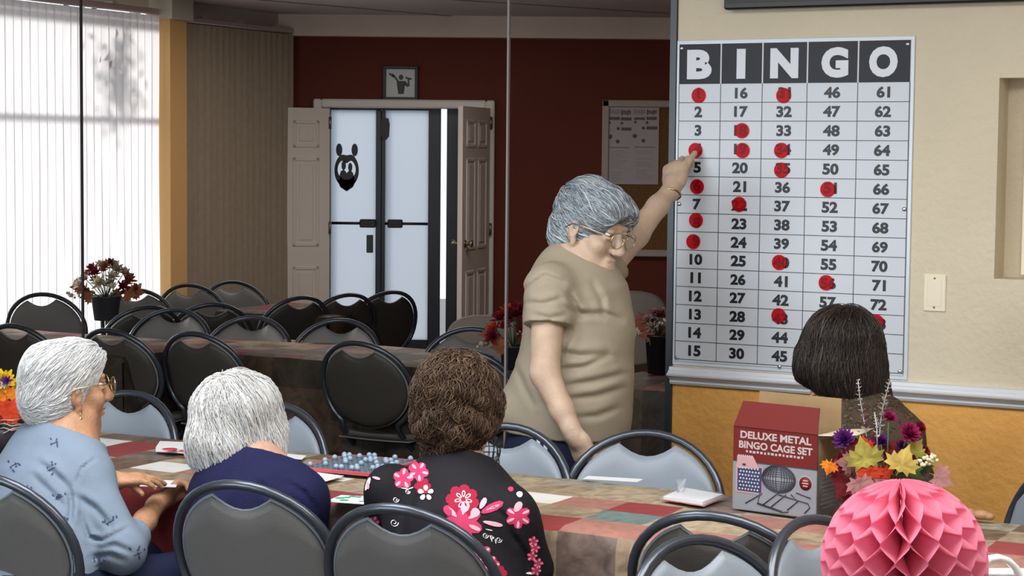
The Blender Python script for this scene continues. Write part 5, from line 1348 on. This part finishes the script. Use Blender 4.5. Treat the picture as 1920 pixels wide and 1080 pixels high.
def mum(parent, c, r, col, nd, n=46, cen=None):
    mb = MB(); nd = nd.normalized(); e = nd.orthogonal().normalized(); g = nd.cross(e)
    for k in range(n):
        lay = k/n; a = k*2.39996; el = .15+1.25*lay; d = (e*math.cos(a)+g*math.sin(a))*math.cos(el)+nd*math.sin(el)
        petal3(mb, c, d, nd, r*(1-.35*lay), r*.34, .12, 0)
    if cen: mb.ball(c+nd*r*.35, r*.30, seg=10, mi=1)
    return mb.build('flower', [FM[col]]+([FM[cen]] if cen else []), parent)
MAPLE = [(0,-.10),(.14,-.02),(.38,-.16),(.36,.02),(.62,.06),(.54,.20),(.70,.40),(.48,.38),(.46,.60),(.30,.50),(.20,.70),(.12,.74),(.0,1.0)]
def maple(parent, c, size, up, nrm, col, curl=.25):
    up = up.normalized(); nrm = (nrm-up*nrm.dot(up)).normalized(); s = up.cross(nrm)
    half = MAPLE; out = [(x, y) for x, y in half]+[(-x, y) for x, y in half[-2:0:-1]]
    mb = MB(); vs = [c+nrm*.0]; R = 3
    for j in range(1, R+1):
        for x, y in out:
            x_, y_ = x*j/R, (y-.18)*j/R; q = x_*x_+y_*y_
            vs.append(c+s*(x_*size)+up*(y_*size)-nrm*(size*curl*q*(.6+.6*math.sin(x_*6+y_*4)))+nrm*(size*.05*abs(math.sin(5*math.atan2(y_, x_+1e-6)))))
    n = len(out); fs = [(0, 1+i, 1+(i+1) % n) for i in range(n)]
    for j in range(R-1):
        for i in range(n): a = 1+j*n; fs.append((a+i, a+n+i, a+n+(i+1) % n, a+(i+1) % n))
    mb.add(vs, fs); mb.tube([c-up*.18*size, c-up*(.45*size)-nrm*.1*size], .0012, 5)
    return mb.build('leaf', FM[col], parent)
def berries(parent, c, d, n, r, spread, col='berry'):
    mb = MB(); d = d.normalized()
    for k in range(n):
        p = c+d*rf.uniform(0, spread*1.9)+rv()*spread*.5*rf.random()**.3; mb.ball(p, r*rf.uniform(.8, 1.1), seg=10)
        mb.tube([p, c+d*spread*.3], .0007, 4, mi=1)
    return mb.build('berry_sprig', [FM[col], M['stem']], parent)
def sprig(parent, pts, col, n=9, w=.02, name='leaf_sprig', up_=None):
    mb = MB(); mb.tube(pts, .0014, 5, mi=0); m = len(pts)-1
    for k in range(n):
        t = (.25+.75*k/(n-1))*m; i = min(m-1, int(t)); p = pts[i]+(pts[i+1]-pts[i])*(t-i); ax = (pts[i+1]-pts[i]).normalized(); o = ax.orthogonal().normalized(); a = k*1.9; s = (o*math.cos(a)+ax.cross(o)*math.sin(a))
        for sg in (1, -1): petal3(mb, p, (s*sg+ax*.35), ax, w*(1.15-.6*k/n), w*.75*(1.15-.6*k/n), .15, 0, 3)
    return mb.build(name, FM[col], parent)
def stems(parent, base, tips):
    mb = MB()
    for t in tips: mb.tube([base, base*.4+t*.6-(t-base).cross(Z)*.05, t], .0022, 5)
    return mb.build('stem', M['stem'], parent)
toc = -fwd
# arrangement beside the cage box
D = 4.98
vb = Gz(1662, 985, .747); D = (vb-CAM).dot(fwd)
fa = thing('flower_arrangement', 'autumn flower arrangement in a dark red vase behind the pink paper ball', 'flowers', vb)
MB().lathe([(0, 0), (.042, 0), (.045, .01), (.040, .03), (.052, .08), (.062, .125), (.058, .13), (.0, .118)], vb, 24).build('vase', M['pot_red'], fa)
def A(px, py, dd=0): return P(px, py, D+dd)
for px, py, r, col, nd, dd in ((1584, 826, .034, 'purple', (-.4, -.7, .6), 0), (1652, 830, .024, 'purple', (0, -.6, .8), .02), (1702, 815, .036, 'magenta', (.3, -.7, .6), -.01), (1666, 785, .024, 'magenta', (.2, -.6, .8), .04), (1729, 850, .024, 'crimson', (.7, -.6, .3), .02), (1580, 862, .020, 'crimson', (-.7, -.7, .2), 0), (1722, 803, .022, 'crimson', (.6, -.5, .5), .03), (1690, 838, .02, 'purple', (.2, -.8, .4), .01)):
    mum(fa, A(px, py, dd), r, col, Vector(nd))
for px, py, s, up, nr, col, dd in ((1622, 862, .060, (-.2, .1, 1), (0, -1, .35), 'lime', -.05), (1690, 872, .054, (.35, 0, .9), (.1, -1, .3), 'gold', -.06), (1630, 885, .042, (.1, 0, -1), (0, -1, .2), 'redor', -.05), (1657, 885, .032, (.5, 0, -1), (0, -1, .2), 'redor', -.045), (1622, 838, .03, (-.2, 0, 1), (0, -1, .4), 'redor', -.03),
        (1556, 872, .028, (-.3, 0, -1), (-.3, -1, 0), 'orange', -.02), (1592, 868, .036, (-1, 0, .1), (0, -1, .5), 'dusty', -.03), (1588, 905, .050, (-.6, 0, -1), (-.2, -1, .1), 'maroon', -.01), (1605, 930, .05, (-.2, 0, -1), (-.2, -1, .1), 'maroon', 0), (1760, 895, .045, (1, 0, -.5), (.2, -1, .3), 'palepink', 0), (1612, 905, .045, (.3, 0, -1), (0, -1, .3), 'palepink', -.055), (1570, 880, .03, (-1, 0, .4), (0, -1, .3), 'crimson', 0), (1700, 890, .05, (.6, 0, -.8), (0, -1, .2), 'green', -.02), (1715, 845, .035, (.5, 0, .8), (0, -1, .3), 'lime', 0)):
    maple(fa, A(px, py, dd), s*1.3, Vector(up), Vector(nr), col)
for k in range(22):
    a = k*2.4; q = math.sqrt((k+.5)/22); maple(fa, A(1650+78*q*math.cos(a), 866+34*q*math.sin(a), .03+.02*math.sin(k*3)), .045, Vector((math.cos(a), 0, -math.sin(a))), Vector((.2*math.cos(k), -1, .3)), ['maroon', 'green', 'crimson', 'maroon', 'dusty'][k % 5])
berries(fa, A(1724, 868), Vector((1, -.1, .35)), 44, .0052, .026)
sprig(fa, [A(1630, 850, .03), A(1620, 790, .05), A(1612, 745, .06), A(1609, 714, .06)], 'silver', 11, .013)
sprig(fa, [A(1648, 850, .02), A(1650, 800, .03), A(1655, 765, .04), A(1662, 738, .05), A(1668, 715, .05)], 'silver', 11, .017)
sprig(fa, [A(1628, 850, .04), A(1622, 800, .05), A(1620, 765, .06)], 'dusty', 8, .022)
sprig(fa, [A(1645, 840, 0), A(1644, 800, 0), A(1640, 775, .01)], 'white', 8, .010)
stems(fa, vb+Z*.10, [A(*q) for q in ((1584, 830), (1652, 834), (1702, 820), (1666, 792), (1729, 855), (1622, 862), (1690, 872), (1724, 868))])
# arrangement at the far left
lb = Gz(-4, 842, .747); DL = (lb-CAM).dot(fwd)
fb = thing('flower_arrangement', 'yellow and orange silk flowers at the left edge behind the woman in pale blue', 'flowers', lb)
mb = MB().lathe([(0, 0), (.06, 0), (.075, .06), (.07, .07), (0, .06)], lb, 20); mb.build('basket', M['pot'], fb)
def B(px, py, dd=0): return P(px, py, DL+dd)
mum(fb, B(8, 716, -.02), .046, 'yellow', Vector((.2, -1, .5)), 26, 'purple'); mum(fb, B(14, 714, -.06), .020, 'purple', Vector((.1, -1, .4)), 14); mum(fb, B(8, 722, -.055), .016, 'white', Vector((.1, -1, .3)), 10)
mum(fb, B(-20, 730, 0), .046, 'orange', Vector((-.2, -1, .4)), 26); mum(fb, B(30, 722, .02), .030, 'yellow', Vector((.6, -.7, .4)), 20)
for px, py, s, up, col, dd in ((14, 762, .075, (.1, 0, -1), 'redor', -.05), (28, 745, .06, (.6, 0, .7), 'orange', -.04), (8, 745, .05, (-.5, 0, .8), 'orange', -.045), (2, 775, .06, (-.4, 0, -1), 'redor', -.03), (24, 775, .05, (.3, 0, -1), 'redor', -.045), (-15, 760, .07, (-.8, 0, -.4), 'orange', 0)):
    maple(fb, B(px, py, dd), s, Vector(up), Vector((.1, -1, .3)), col)
for px, py in ((45, 770), (40, 783), (47, 781)): mum(fb, B(px, py, -.02), .016, 'foil', Vector((.5, -1, .3)), 10)
mb = MB()
for k, (y0, y1) in enumerate(((790, 784), (797, 795), (805, 803), (815, 800))): mb.tube([B(-10, y0, -.06), B(8, y0-3, -.07), B(22, y1+4, -.07), B(42, y1, -.05)], .0016, 5)
mb.build('wire_trim', M['rail'], fb); stems(fb, lb+Z*.05, [B(8, 720), B(-20, 735), B(30, 725), B(45, 772), B(14, 762), B(28, 745)])
# dim arrangements of the mirror image
def dim_flowers(px, py, label, r, hh, cols, wpx, hpx, sizes, d=None, potm='pot'):
    b = Gz(px, py, .747); dd = (b-CAM).dot(fwd); t = thing('potted_flowers', label, 'flowers', b)
    MB().lathe([(0, 0), (r*.80, 0), (r, hh*.93), (r*1.08, hh*.93), (r*1.08, hh), (0, hh*.9)], b, 22).build('pot', M[potm], t)
    tips = []
    for k in range(sizes[0]):
        a = k*2.4; q = math.sqrt((k+.5)/sizes[0]); c = b+Z*(hh+hpx*(.15+.75*(1-q*q)))+cr*(math.cos(a)*q*wpx)+Vector((0, 1, 0))*(math.sin(a)*q*wpx*.6); tips.append(c)
        mum(t, c, sizes[1]*rf.uniform(.75, 1.15), cols[k % len(cols)], (c-(b+Z*hh)).normalized()+Vector((0, -.5, .2)), 18)
    for k in range(9):
        a = k*.7; c = b+Z*(hh+.02+.03*math.sin(k*2.))+cr*(math.cos(a)*wpx*1.05)+Vector((0, 1, 0))*(math.sin(a)*wpx*.5)
        if k % 2: berries(t, c, cr*math.cos(a)+Z*.1, 9, .008, .03, 'cream')
        else: maple(t, c, .07, cr*math.cos(a)+Z*-.1, Vector((0, -1, .3)), 'rust')
    stems(t, b+Z*hh*.8, tips); return t
dim_flowers(199, 600, 'bushy red and cream flowers in a dark pot against the bright blinds', .080, .135, ['maroon', 'cream', 'rust', 'cream', 'maroon', 'dimcream', 'rust'], .155, .19, (22, .052))
dim_flowers(962, 690, 'red silk flowers half hidden behind the standing woman', .06, .10, ['crimson', 'redor', 'maroon', 'crimson'], .10, .17, (14, .05))
dim_flowers(1233, 700, 'pale pink flowers in a black vase in the gap beside the bingo board', .055, .17, ['dimcream', 'palepink', 'maroon', 'dimcream'], .065, .11, (9, .030), None, 'black')
# padded chairs of the mirror image
def padded(px, py, d, rot, label):
    p = P(px, py, d); t = thing('padded_chair', label, 'chair', (p.x, p.y, 0), 'beige padded chairs of the mirror image'); a = math.radians(rot); f_ = Vector((-math.sin(a), math.cos(a), 0)); s = f_.cross(Z)
    o = Vector((p.x, p.y, 0)); h = p.z
    mb = MB(); vs = []; fs = []; 
    def se(x, n=2.6): return (1-abs(x)**n)**(1/n) if abs(x) < 1 else 0
    out = [( .22*math.copysign(abs(math.cos(q))**.7, math.cos(q)), .19*math.copysign(abs(math.sin(q))**.7, math.sin(q))) for q in [2*math.pi*i/32 for i in range(32)]]
    rings = [(.90, .0), (1., .015), (1., .04), (.9, .055)]
    for k, off in rings: vs += [o+s*(x*k)+Z*(h-.19+y*k)+f_*off for x, y in out]
    n = 32
    for j in range(3):
        for i in range(n): fs.append((j*n+i, j*n+(i+1) % n, (j+1)*n+(i+1) % n, (j+1)*n+i))
    fs += [tuple(range(n))[::-1], tuple(range(3*n, 4*n))]; mb.add(vs, fs); mb.build('backrest', M['boardframe'], t)
    MB().box(o+f_*.22+Z*.45, (.44, .42, .06), (s, f_, Z), bev=.02).build('seat', M['boardframe'], t)
    for sx in (-1, 1):
        MB().tube([o+s*.19*sx+Z*(h-.1), o+s*.20*sx+Z*.44, o+s*.2*sx-f_*.04], .012, 8).build('leg', M['tube'], t); MB().tube([o+s*.2*sx+f_*.40+Z*.43, o+s*.2*sx+f_*.43], .012, 8).build('leg', M['tube'], t)
padded(908, 590, 10.6, 188, 'beige padded chair showing its rounded top above a pale folding chair, beside the door leaf'); padded(1176, 545, 9.8, 200, 'beige padded chair peeking out beside the standing woman, below the notice board')

# ------------------------------------------------------------------ cage box
q0, q1 = Gz(1373, 953, .747), Gz(1531, 975, .747); bu = (q1-q0); bw = bu.length; bu.normalize(); bn = Z.cross(bu); bh, bd = .222, .125
bx = thing('product_box', 'open red and grey cardboard box lettered DELUXE METAL BINGO CAGE SET', 'box', (q0+q1)/2)
t_ = .003; o = q0
def bq(x, y, z): return o+bu*x+bn*y+Z*z
mb = MB().box(bq(bw/2, t_/2, bh*.29), (bw, t_, bh*.58), (bu, bn, Z)); fp = mb; fp.box(bq(bw/2, t_/2, bh*.79), (bw, t_, bh*.42), (bu, bn, Z), mi=1)
mb.box(bq(bw/2, -.0004, bh*.585), (bw*.99, .0006, .0028), (bu, bn, Z), mi=4)
bm_ = [M['box_grey'], M['box_red'], M['box_text'], M['box_navy'], M['box_ink'], M['box_pink'], M['box_white']]
def bt(t, x0, x1, z0, z1, offs=.03): put_text(mb, t, bq(x0*bw, -.0008, z0*bh), bu, Z, (x1-x0)*bw, (z1-z0)*bh, 2, offs)
bt('DELUXE METAL', .085, .925, .865, .955, .032); bt('BINGO CAGE SET', .07, .94, .745, .835, .032)
for k in range(16):
    x = .15+.70*k/16; mb.box(bq((x+.016)*bw, -.0006, bh*(.712-.002*(k % 3))), (.030*bw*(.7+.5*(k*7 % 5)/5), .0006, .006), (bu, bn, Z), mi=2)
mb.box(bq(bw*.20, -.0006, bh*.375), (bw*.32, .0008, bh*.33), (bu, bn, Z), mi=5); mb.box(bq(bw*.205, -.0010, bh*.38), (bw*.29, .0008, bh*.30), (bu, bn, Z), mi=3)
for r in range(7):
    for c in range(7):
        mb.lathe([(.0030, 0), (.0022, .0012), (0, .0014)], bq(bw*(.085+.24*(c+.35*(r % 2))/6.6), -.0012, bh*(.255+.042*r)), 8, (bu, Z, -bn), 6)
mb.prism([(.05, .50), (.32, .52), (.245, .66), (.055, .655)], o-bn*.0016, bu*bw, Z*bh, .0006, 5)
for k in range(7): mb.box(bq(bw*(.075+.026*k), -.0022, bh*.655), (.003, .0006, .006), (bu, bn, Z), mi=6)
mb.box(bq(bw*.14, -.0024, bh*.55), (.010, .0006, .006), (bu, bn, Z), mi=4)
for k in range(9):       # drawn wire globe
    for w in (.20*math.cos(math.pi*k/18), ):
        cxx, czz = .55, .425
        pts = [bq(bw*(cxx+w*math.cos(a)), -.0014, bh*(czz+.165*math.sin(a))) for a in [2*math.pi*i/24 for i in range(24)]]; mb.tube(pts, .0007, 4, True, 4)
        pts = [bq(bw*(cxx+.20*math.cos(a)), -.0014, bh*(czz+.165*w/.2*math.sin(a))) for a in [2*math.pi*i/24 for i in range(24)]]; mb.tube(pts, .0007, 4, True, 4)
for ln in (((.16,.085),(.36,.23)), ((.33,.23),(.31,.11),(.60,.045)), ((.36,.085),(.55,.26)), ((.47,.085),(.64,.25)), ((.70,.26),(.78,.19),(.66,.07)), ((.55,.24),(.90,.18),(.92,.13),(.86,.06)), ((.76,.29),(.93,.245)), ((.30,.10),(.60,.035),(.67,.05))):
    mb.tube([bq(bw*x, -.0014, bh*z) for x, z in ln], .0014, 5, False, 4)
mb.lathe([(.0185, 0), (.0185, .0006), (0, .0008)], bq(bw*.865, -.0006, bh*.41), 22, (bu, Z, -bn), 1); mb.lathe([(.020, 0), (.0185, .0003)], bq(bw*.865, -.0006, bh*.41), 22, (bu, Z, -bn), 6)
for k in range(3): mb.box(bq(bw*.865, -.0016, bh*(.445-.032*k)), (.018-.004*abs(k-1), .0006, .0035), (bu, bn, Z), mi=5)
mb.build('front_panel', bm_, bx)
mb = MB().box(bq(bw-t_/2, bd/2, bh/2), (t_, bd, bh), (bu, bn, Z)); mb.box(bq(bw+.0004, bd*.5, bh*.78), (.0006, bd*.9, bh*.3), (bu, bn, Z), mi=1)
for k in range(9): mb.box(bq(bw+.0004, bd*.5, bh*(.12+.05*k)), (.0006, bd*(.5+.3*(k*3 % 4)/4), .004), (bu, bn, Z), mi=2)
mb.build('side_panel', [M['box_side'], M['card_brown'], M['box_grey']], bx)
mb = MB().box(bq(t_/2, bd/2, bh/2), (t_, bd, bh), (bu, bn, Z)); mb.box(bq(bw/2, bd-t_/2, bh/2), (bw, t_, bh), (bu, bn, Z)); mb.box(bq(bw/2, bd/2, t_/2), (bw, bd, t_), (bu, bn, Z)); mb.build('carton_body', M['card_brown'], bx)
def flap(name, m, pts):
    mb = MB(); n = (pts[1]-pts[0]).cross(pts[2]-pts[0]).normalized()*.0025; k = len(pts)
    mb.add(list(pts)+[p+n for p in pts], [tuple(range(k-1, -1, -1)), tuple(range(k, 2*k))]+[(i, (i+1) % k, k+(i+1) % k, k+i) for i in range(k)], 0, False); mb.build(name, m, bx)
fh = .066
flap('front_flap', M['box_red'], [bq(.001, 0, bh), bq(bw-.001, 0, bh), bq(bw-.008, .022, bh+fh), bq(.016, .022, bh+fh)])
flap('back_flap', M['card_brown'], [bq(0, bd, bh), bq(bw, bd, bh), bq(bw-.002, bd+.004, bh+.082), bq(.004, bd+.004, bh+.082)])
flap('side_flap', M['card_cream'], [bq(bw, 0, bh), bq(bw, bd, bh), bq(bw+.098, bd-.006, bh+.014), bq(bw+.098, .012, bh+.006)])

# ------------------------------------------------------------------ wire cage and number balls
cg = Gz(905, 898, .748); cg += N*.02
dC = (cg-CAM).dot(fwd); cc = P(896, 844, dC)
ca = thing('bingo_cage', 'small dark wire bingo cage on bent wire legs, behind the brown haired head', 'bingo cage', cg)
mb = MB(); R = .066
for k in range(12):
    a = math.pi*k/12; e = (U*math.cos(a)+N*math.sin(a))
    mb.tube([cc+e*(R*math.cos(t))+Z*(R*math.sin(t)) for t in [2*math.pi*i/28 for i in range(28)]], .0011, 5, True)
for z in (-.7, -.45, -.2, .05, .3, .55, .8):
    r_ = R*math.sqrt(1-z*z); mb.tube([cc+Z*(R*z)+(U*math.cos(t)+N*math.sin(t))*r_ for t in [2*math.pi*i/28 for i in range(28)]], .0011, 5, True)
mb.build('wire_globe', M['wire'], ca)
axr = P(930, 818, dC)
for fx, fy, ex in ((917, 896, (0, 0)), (940, 903, (967, 905))):
    f0 = Gz(fx, fy, .7505); pts = [axr, f0]
    if ex[0]: f1 = Gz(ex[0], ex[1]-1, .7505); pts += [f1, f1+(Gz(958, 913, .7505)-f1), Gz(930, 914, .7505)]
    MB().tube(pts, .0020, 6).build('leg', M['wire'], ca)
for sx in (-1,):
    f0 = Gz(850, 892, .7505); f1 = Gz(872, 886, .7505); MB().tube([P(850, 812, dC), f0], .002, 6).build('leg', M['wire'], ca); MB().tube([P(850, 812, dC), f1, Gz(917, 896, .7505)], .002, 6).build('leg', M['wire'], ca)
MB().tube([axr, P(850, 812, dC), P(840, 812, dC), P(840, 830, dC)], .002, 6).build('crank', M['wire'], ca)
# tray
a0, a1, a2 = Gz(572, 883, .75), Gz(672, 892, .75), Gz(742, 866, .75); tu = (a1-a0); tw = tu.length; tu.normalize(); tn = (a2-a1); td_ = min(.26, tn.length); tn = (tn-tu*tn.dot(tu)).normalized()
tw += .05
ty = thing('ball_tray', 'dark tray with red rim full of small grey blue bingo balls', 'tray', a0+tu*tw/2+tn*td_/2)
o = a0+Z*.002
mb = MB().box(o+tu*tw/2+tn*td_/2+Z*.004, (tw, td_, .008), (tu, tn, Z)); 
for r in range(9):
    for c in range(13): 
        p = o+tu*(tw*(c+.5)/13)+tn*(td_*(r+.5)/9)+Z*.008; mb.lathe([(.0062, 0), (.0055, .0035), (.0045, .002), (0, .001)], p, 8)
mb.build('tray_body', M['tray'], ty)
mb = MB()
for (x, y, w, d) in ((tw/2, -.004, tw+.016, .008), (tw/2, td_+.004, tw+.016, .008), (-.004, td_/2, .008, td_), (tw+.004, td_/2, .008, td_)): mb.box(o+tu*x+tn*y+Z*.005, (w, d, .010), (tu, tn, Z))
mb.build('rim', M['tray_red'], ty)
rb = random.Random(3); ballm = None; spots = []
for r in range(9):
    for c in range(13):
        if rb.random() < .36: spots.append((r, c))
for i, (r, c) in enumerate(spots):
    p = o+tu*(tw*(c+.5)/13)+tn*(td_*(r+.5)/9)+Z*(.0085+.0085)
    if ballm is None:
        b_ = MB().ball(p, .0082, seg=14).build('bingo_ball', M['ball'], None, p); ballm = b_
    else:
        b_ = ballm.copy(); COL.objects.link(b_); b_.location = p
    tag(b_, 'small grey blue number ball resting in the dark ball tray', 'ball', 'number balls in the tray')

# ------------------------------------------------------------------ papers and cards
def sheet_on(name, label, cat, pxs, z=.7495, th=.0015, m='paper', extra=None):
    pts = [Gz(px, py, z) for px, py in pxs]; c = sum(pts, Vector())/len(pts); mb = MB(); k = len(pts)
    if (pts[1]-pts[0]).cross(pts[2]-pts[0]).z < 0: pts = pts[::-1]
    mb.add(pts+[p+Z*th for p in pts], [tuple(range(k-1, -1, -1)), tuple(range(k, 2*k))]+[(i, (i+1) % k, k+(i+1) % k, k+i) for i in range(k)], 0, False)
    mats = [M[m]]
    if extra: extra(mb, c+Z*th, mats)
    o_ = mb.build(name, mats, None, c); return tag(o_, label, cat)
def dots2(mb, c, mats):
    mats.append(M['reddot'])
    for px, py in ((318, 842), (349, 845.5)):
        p = Gz(px, py, .764); mb.lathe([(.0235, 0), (.0235, .0006), (0, .0008)], p, 26, mi=1)
sheet_on('sticker_sheet', 'stack of white cards with two big red dots, between the two white haired women', 'stickers', [(292, 847), (300, 835), (372, 838), (368, 852)], .749, .014, 'paper', dots2)
sheet_on('paper_sheet', 'blank white sheet just right of the woman in navy, in front of the ball tray', 'paper', [(553, 893), (577, 884), (645, 893), (612, 903)])
sheet_on('paper_sheet', 'white sheet at the far table edge behind the woman in navy', 'paper', [(528, 858), (535, 851), (575, 855), (566, 862)])
sheet_on('paper_sheet', 'long white strip of paper at the far table edge before the middle pale chair', 'paper', [(1093, 898), (1103, 893), (1206, 899), (1196, 904)])
sheet_on('paper_sheet', 'white sheet left of the wire cage, showing past the brown haired head', 'paper', [(716, 872), (722, 868), (800, 871), (800, 877)])
def daub(mb, c, mats):
    mats.append(mat('green_dauber', (.03, .42, .22), .5)); mats.append(M['tray_red'])
    for px, py, r in ((637, 934, .013), (645, 938, .012), (650, 933, .010), (661, 931, .010), (672, 932, .009), (678, 940, .008)): mb.lathe([(r, 0), (r, .0005), (0, .0007)], Gz(px, py, .7512), 14, mi=1)
sheet_on('bingo_card', 'white bingo card with green daubs beside the black floral blouse', 'bingo card', [(610, 941), (640, 929), (725, 934), (700, 947)], .7495, .0015, 'paper', daub)
def scrib(mb, c, mats):
    mats.append(M['navy_print'])
    for k in range(5): mb.tube([Gz(262+8*k, 899+.8*k, .7525), Gz(268+8*k, 903+.6*k, .7525), Gz(272+8*k, 900+k*.5, .7525)], .0018, 5, mi=1)
sheet_on('bingo_card', 'white bingo card with blue marks under the hands of the woman in pale blue', 'bingo card', [(255, 912), (258, 899), (335, 902), (330, 914)], .7495, .0015, 'paper', scrib)
pk = [Gz(*q, .75) for q in ((1242, 938), (1282, 921), (1357, 934), (1318, 949))]; c = sum(pk, Vector())/4
pt = thing('card_packet', 'stack of white cards with pink edge in clear wrap, left of the cage box', 'card packet', c)
def slab(m, nm, sc, z0, z1):
    q = [c+(p-c)*sc for p in pk]; q = [Vector((p.x, p.y, .75+z0)) for p in q]; k = 4; up = [p+Z*(z1-z0) for p in q]
    mb = MB().add(q+up, [(3, 2, 1, 0), (4, 5, 6, 7)]+[(i, (i+1) % k, k+(i+1) % k, k+i) for i in range(k)], 0, False); mb.build(nm, m, pt)
slab(M['tray_red'], 'bottom_card', 1.0, 0, .003); slab(M['paper'], 'card_stack', .97, .003, .011)
mb = MB(); vs = []; fs = []; n = 12
for i in range(n+1):
    for j in range(n+1):
        u_, v_ = -1.12+2.24*i/n, -1.12+2.24*j/n; p = c+(pk[2]-pk[3]+pk[1]-pk[0])*(.25*v_)+(pk[3]-pk[0]+pk[2]-pk[1])*(.25*u_); e = max(abs(u_), abs(v_))
        z = .7515+.013*(1 if e < .98 else 0)+.003*abs(noise.noise(Vector((u_*4, v_*4, 1)))); vs.append(Vector((p.x, p.y, z)))
for i in range(n):
    for j in range(n): a = i*(n+1)+j; fs.append((a, a+n+1, a+n+2, a+1))
mb.add(vs, fs); p0 = Gz(1278, 921, .764)
for k in range(6): mb.add([p0+rv()*.012, p0+rv()*.02+Z*.02, p0+rv()*.02+Z*.03, p0+rv()*.014], [(0, 1, 2, 3)])
mb.build('wrap', M['wrap'], pt)

# ------------------------------------------------------------------ near table: paper ball, gift bag
nt = Vector((.46, 3.12, 0))
table('tablecloth', 'patchwork cloth on the nearest table, just below the pink paper ball', nt, EX, EY, 1.3, .55, {}, .4, CELL, 21, 'near folding table under the pink paper ball', None)
R = 155*3.4/F_PX; bc = P(1695, 1053, 3.4)
hb = thing('paper_ball', 'pink honeycomb tissue paper ball in the bottom right foreground', 'paper ball', (bc.x, bc.y, .743))
NS = 32; rows = 5.2; mb = MB(); NZ = 96; NR = 5
tl = Matrix.Rotation(math.radians(-5), 3, 'Y') @ Matrix.Rotation(math.radians(4), 3, 'X')
for s in range(NS):
    vs = []; fs = []; sg = 1 if s % 2 else -1; dl_ = 2*math.pi/NS
    for j in range(NZ+1):
        th = math.pi*j/NZ; z = -math.cos(th); rr = math.sin(th)
        ph = z*2*math.pi*2.45+.9; tri = 2/math.pi*math.asin(max(-1, min(1, math.sin(ph)*.999)))
        tri = max(-1, min(1, tri*1.25))
        for q in range(NR+1):
            f_ = .06+.94*q/NR; a = dl_*(s+.5*sg*tri)
            p = Vector((R*rr*f_*math.cos(a), R*rr*f_*math.sin(a), R*z)); vs.append(bc+tl @ p)
    for j in range(NZ):
        for q in range(NR): a = j*(NR+1)+q; fs.append((a, a+1, a+NR+2, a+NR+1))
    mb.add(vs, fs)
mb.build('tissue', M['pink'], hb)
MB().tube([bc-Z*R*1.0, (bc.x, bc.y, .75)], .006, 8).build('stand', M['white_ribbon'], hb); MB().lathe([(0, 0), (.07, 0), (.07, .008), (0, .012)], (bc.x, bc.y, .743), 24).build('base', M['white_ribbon'], hb)
gp = P(1880, 1072, 3.62); gb = thing('gift_bag', 'white gift bag with a looped ribbon handle right of the pink ball', 'bag', (gp.x, gp.y, .743))
mb = MB().box((gp.x, gp.y, (.743+gp.z)/2), (.11, .07, gp.z-.743), bev=.004); mb.build('bag_body', M['white_ribbon'], gb)
mb = MB(); vs = []; fs = []; path = [(1840, 1078), (1843, 1060), (1855, 1049), (1873, 1046), (1890, 1051), (1903, 1064), (1912, 1082)]
for i, (x, y) in enumerate(path):
    p = P(x, y, 3.59); a = P(*path[max(0, i-1)], 3.59); b = P(*path[min(len(path)-1, i+1)], 3.59); n_ = (b-a).normalized().cross(fwd)
    vs += [p-fwd*.012+n_*.006, p+fwd*.012+n_*.006, p+fwd*.012-n_*.006, p-fwd*.012-n_*.006]
for i in range(len(path)-1):
    for k in range(4): fs.append((4*i+k, 4*i+(k+1) % 4, 4*i+4+(k+1) % 4, 4*i+4+k))
mb.add(vs, fs); mb.build('handle', M['white_ribbon'], gb)
# folded brown napkin at the far table edge, beside the ball
q = Gz(1838, 974, .75); mb = MB(); mb.ball(q+Z*.012, (.028, .016, .013), (U, N, Z), 16); mb.ball(q+U*.022+Z*.010, (.016, .013, .010), (U, N, Z), 14); mb.ball(q-U*.03+Z*.013, (.016, .014, .014), (U, N, Z), 14)
tag(mb.build('cloth_bundle', M['skin1'], None, q), 'small brown folded bundle at the far table edge, right of the pink ball', 'bundle')
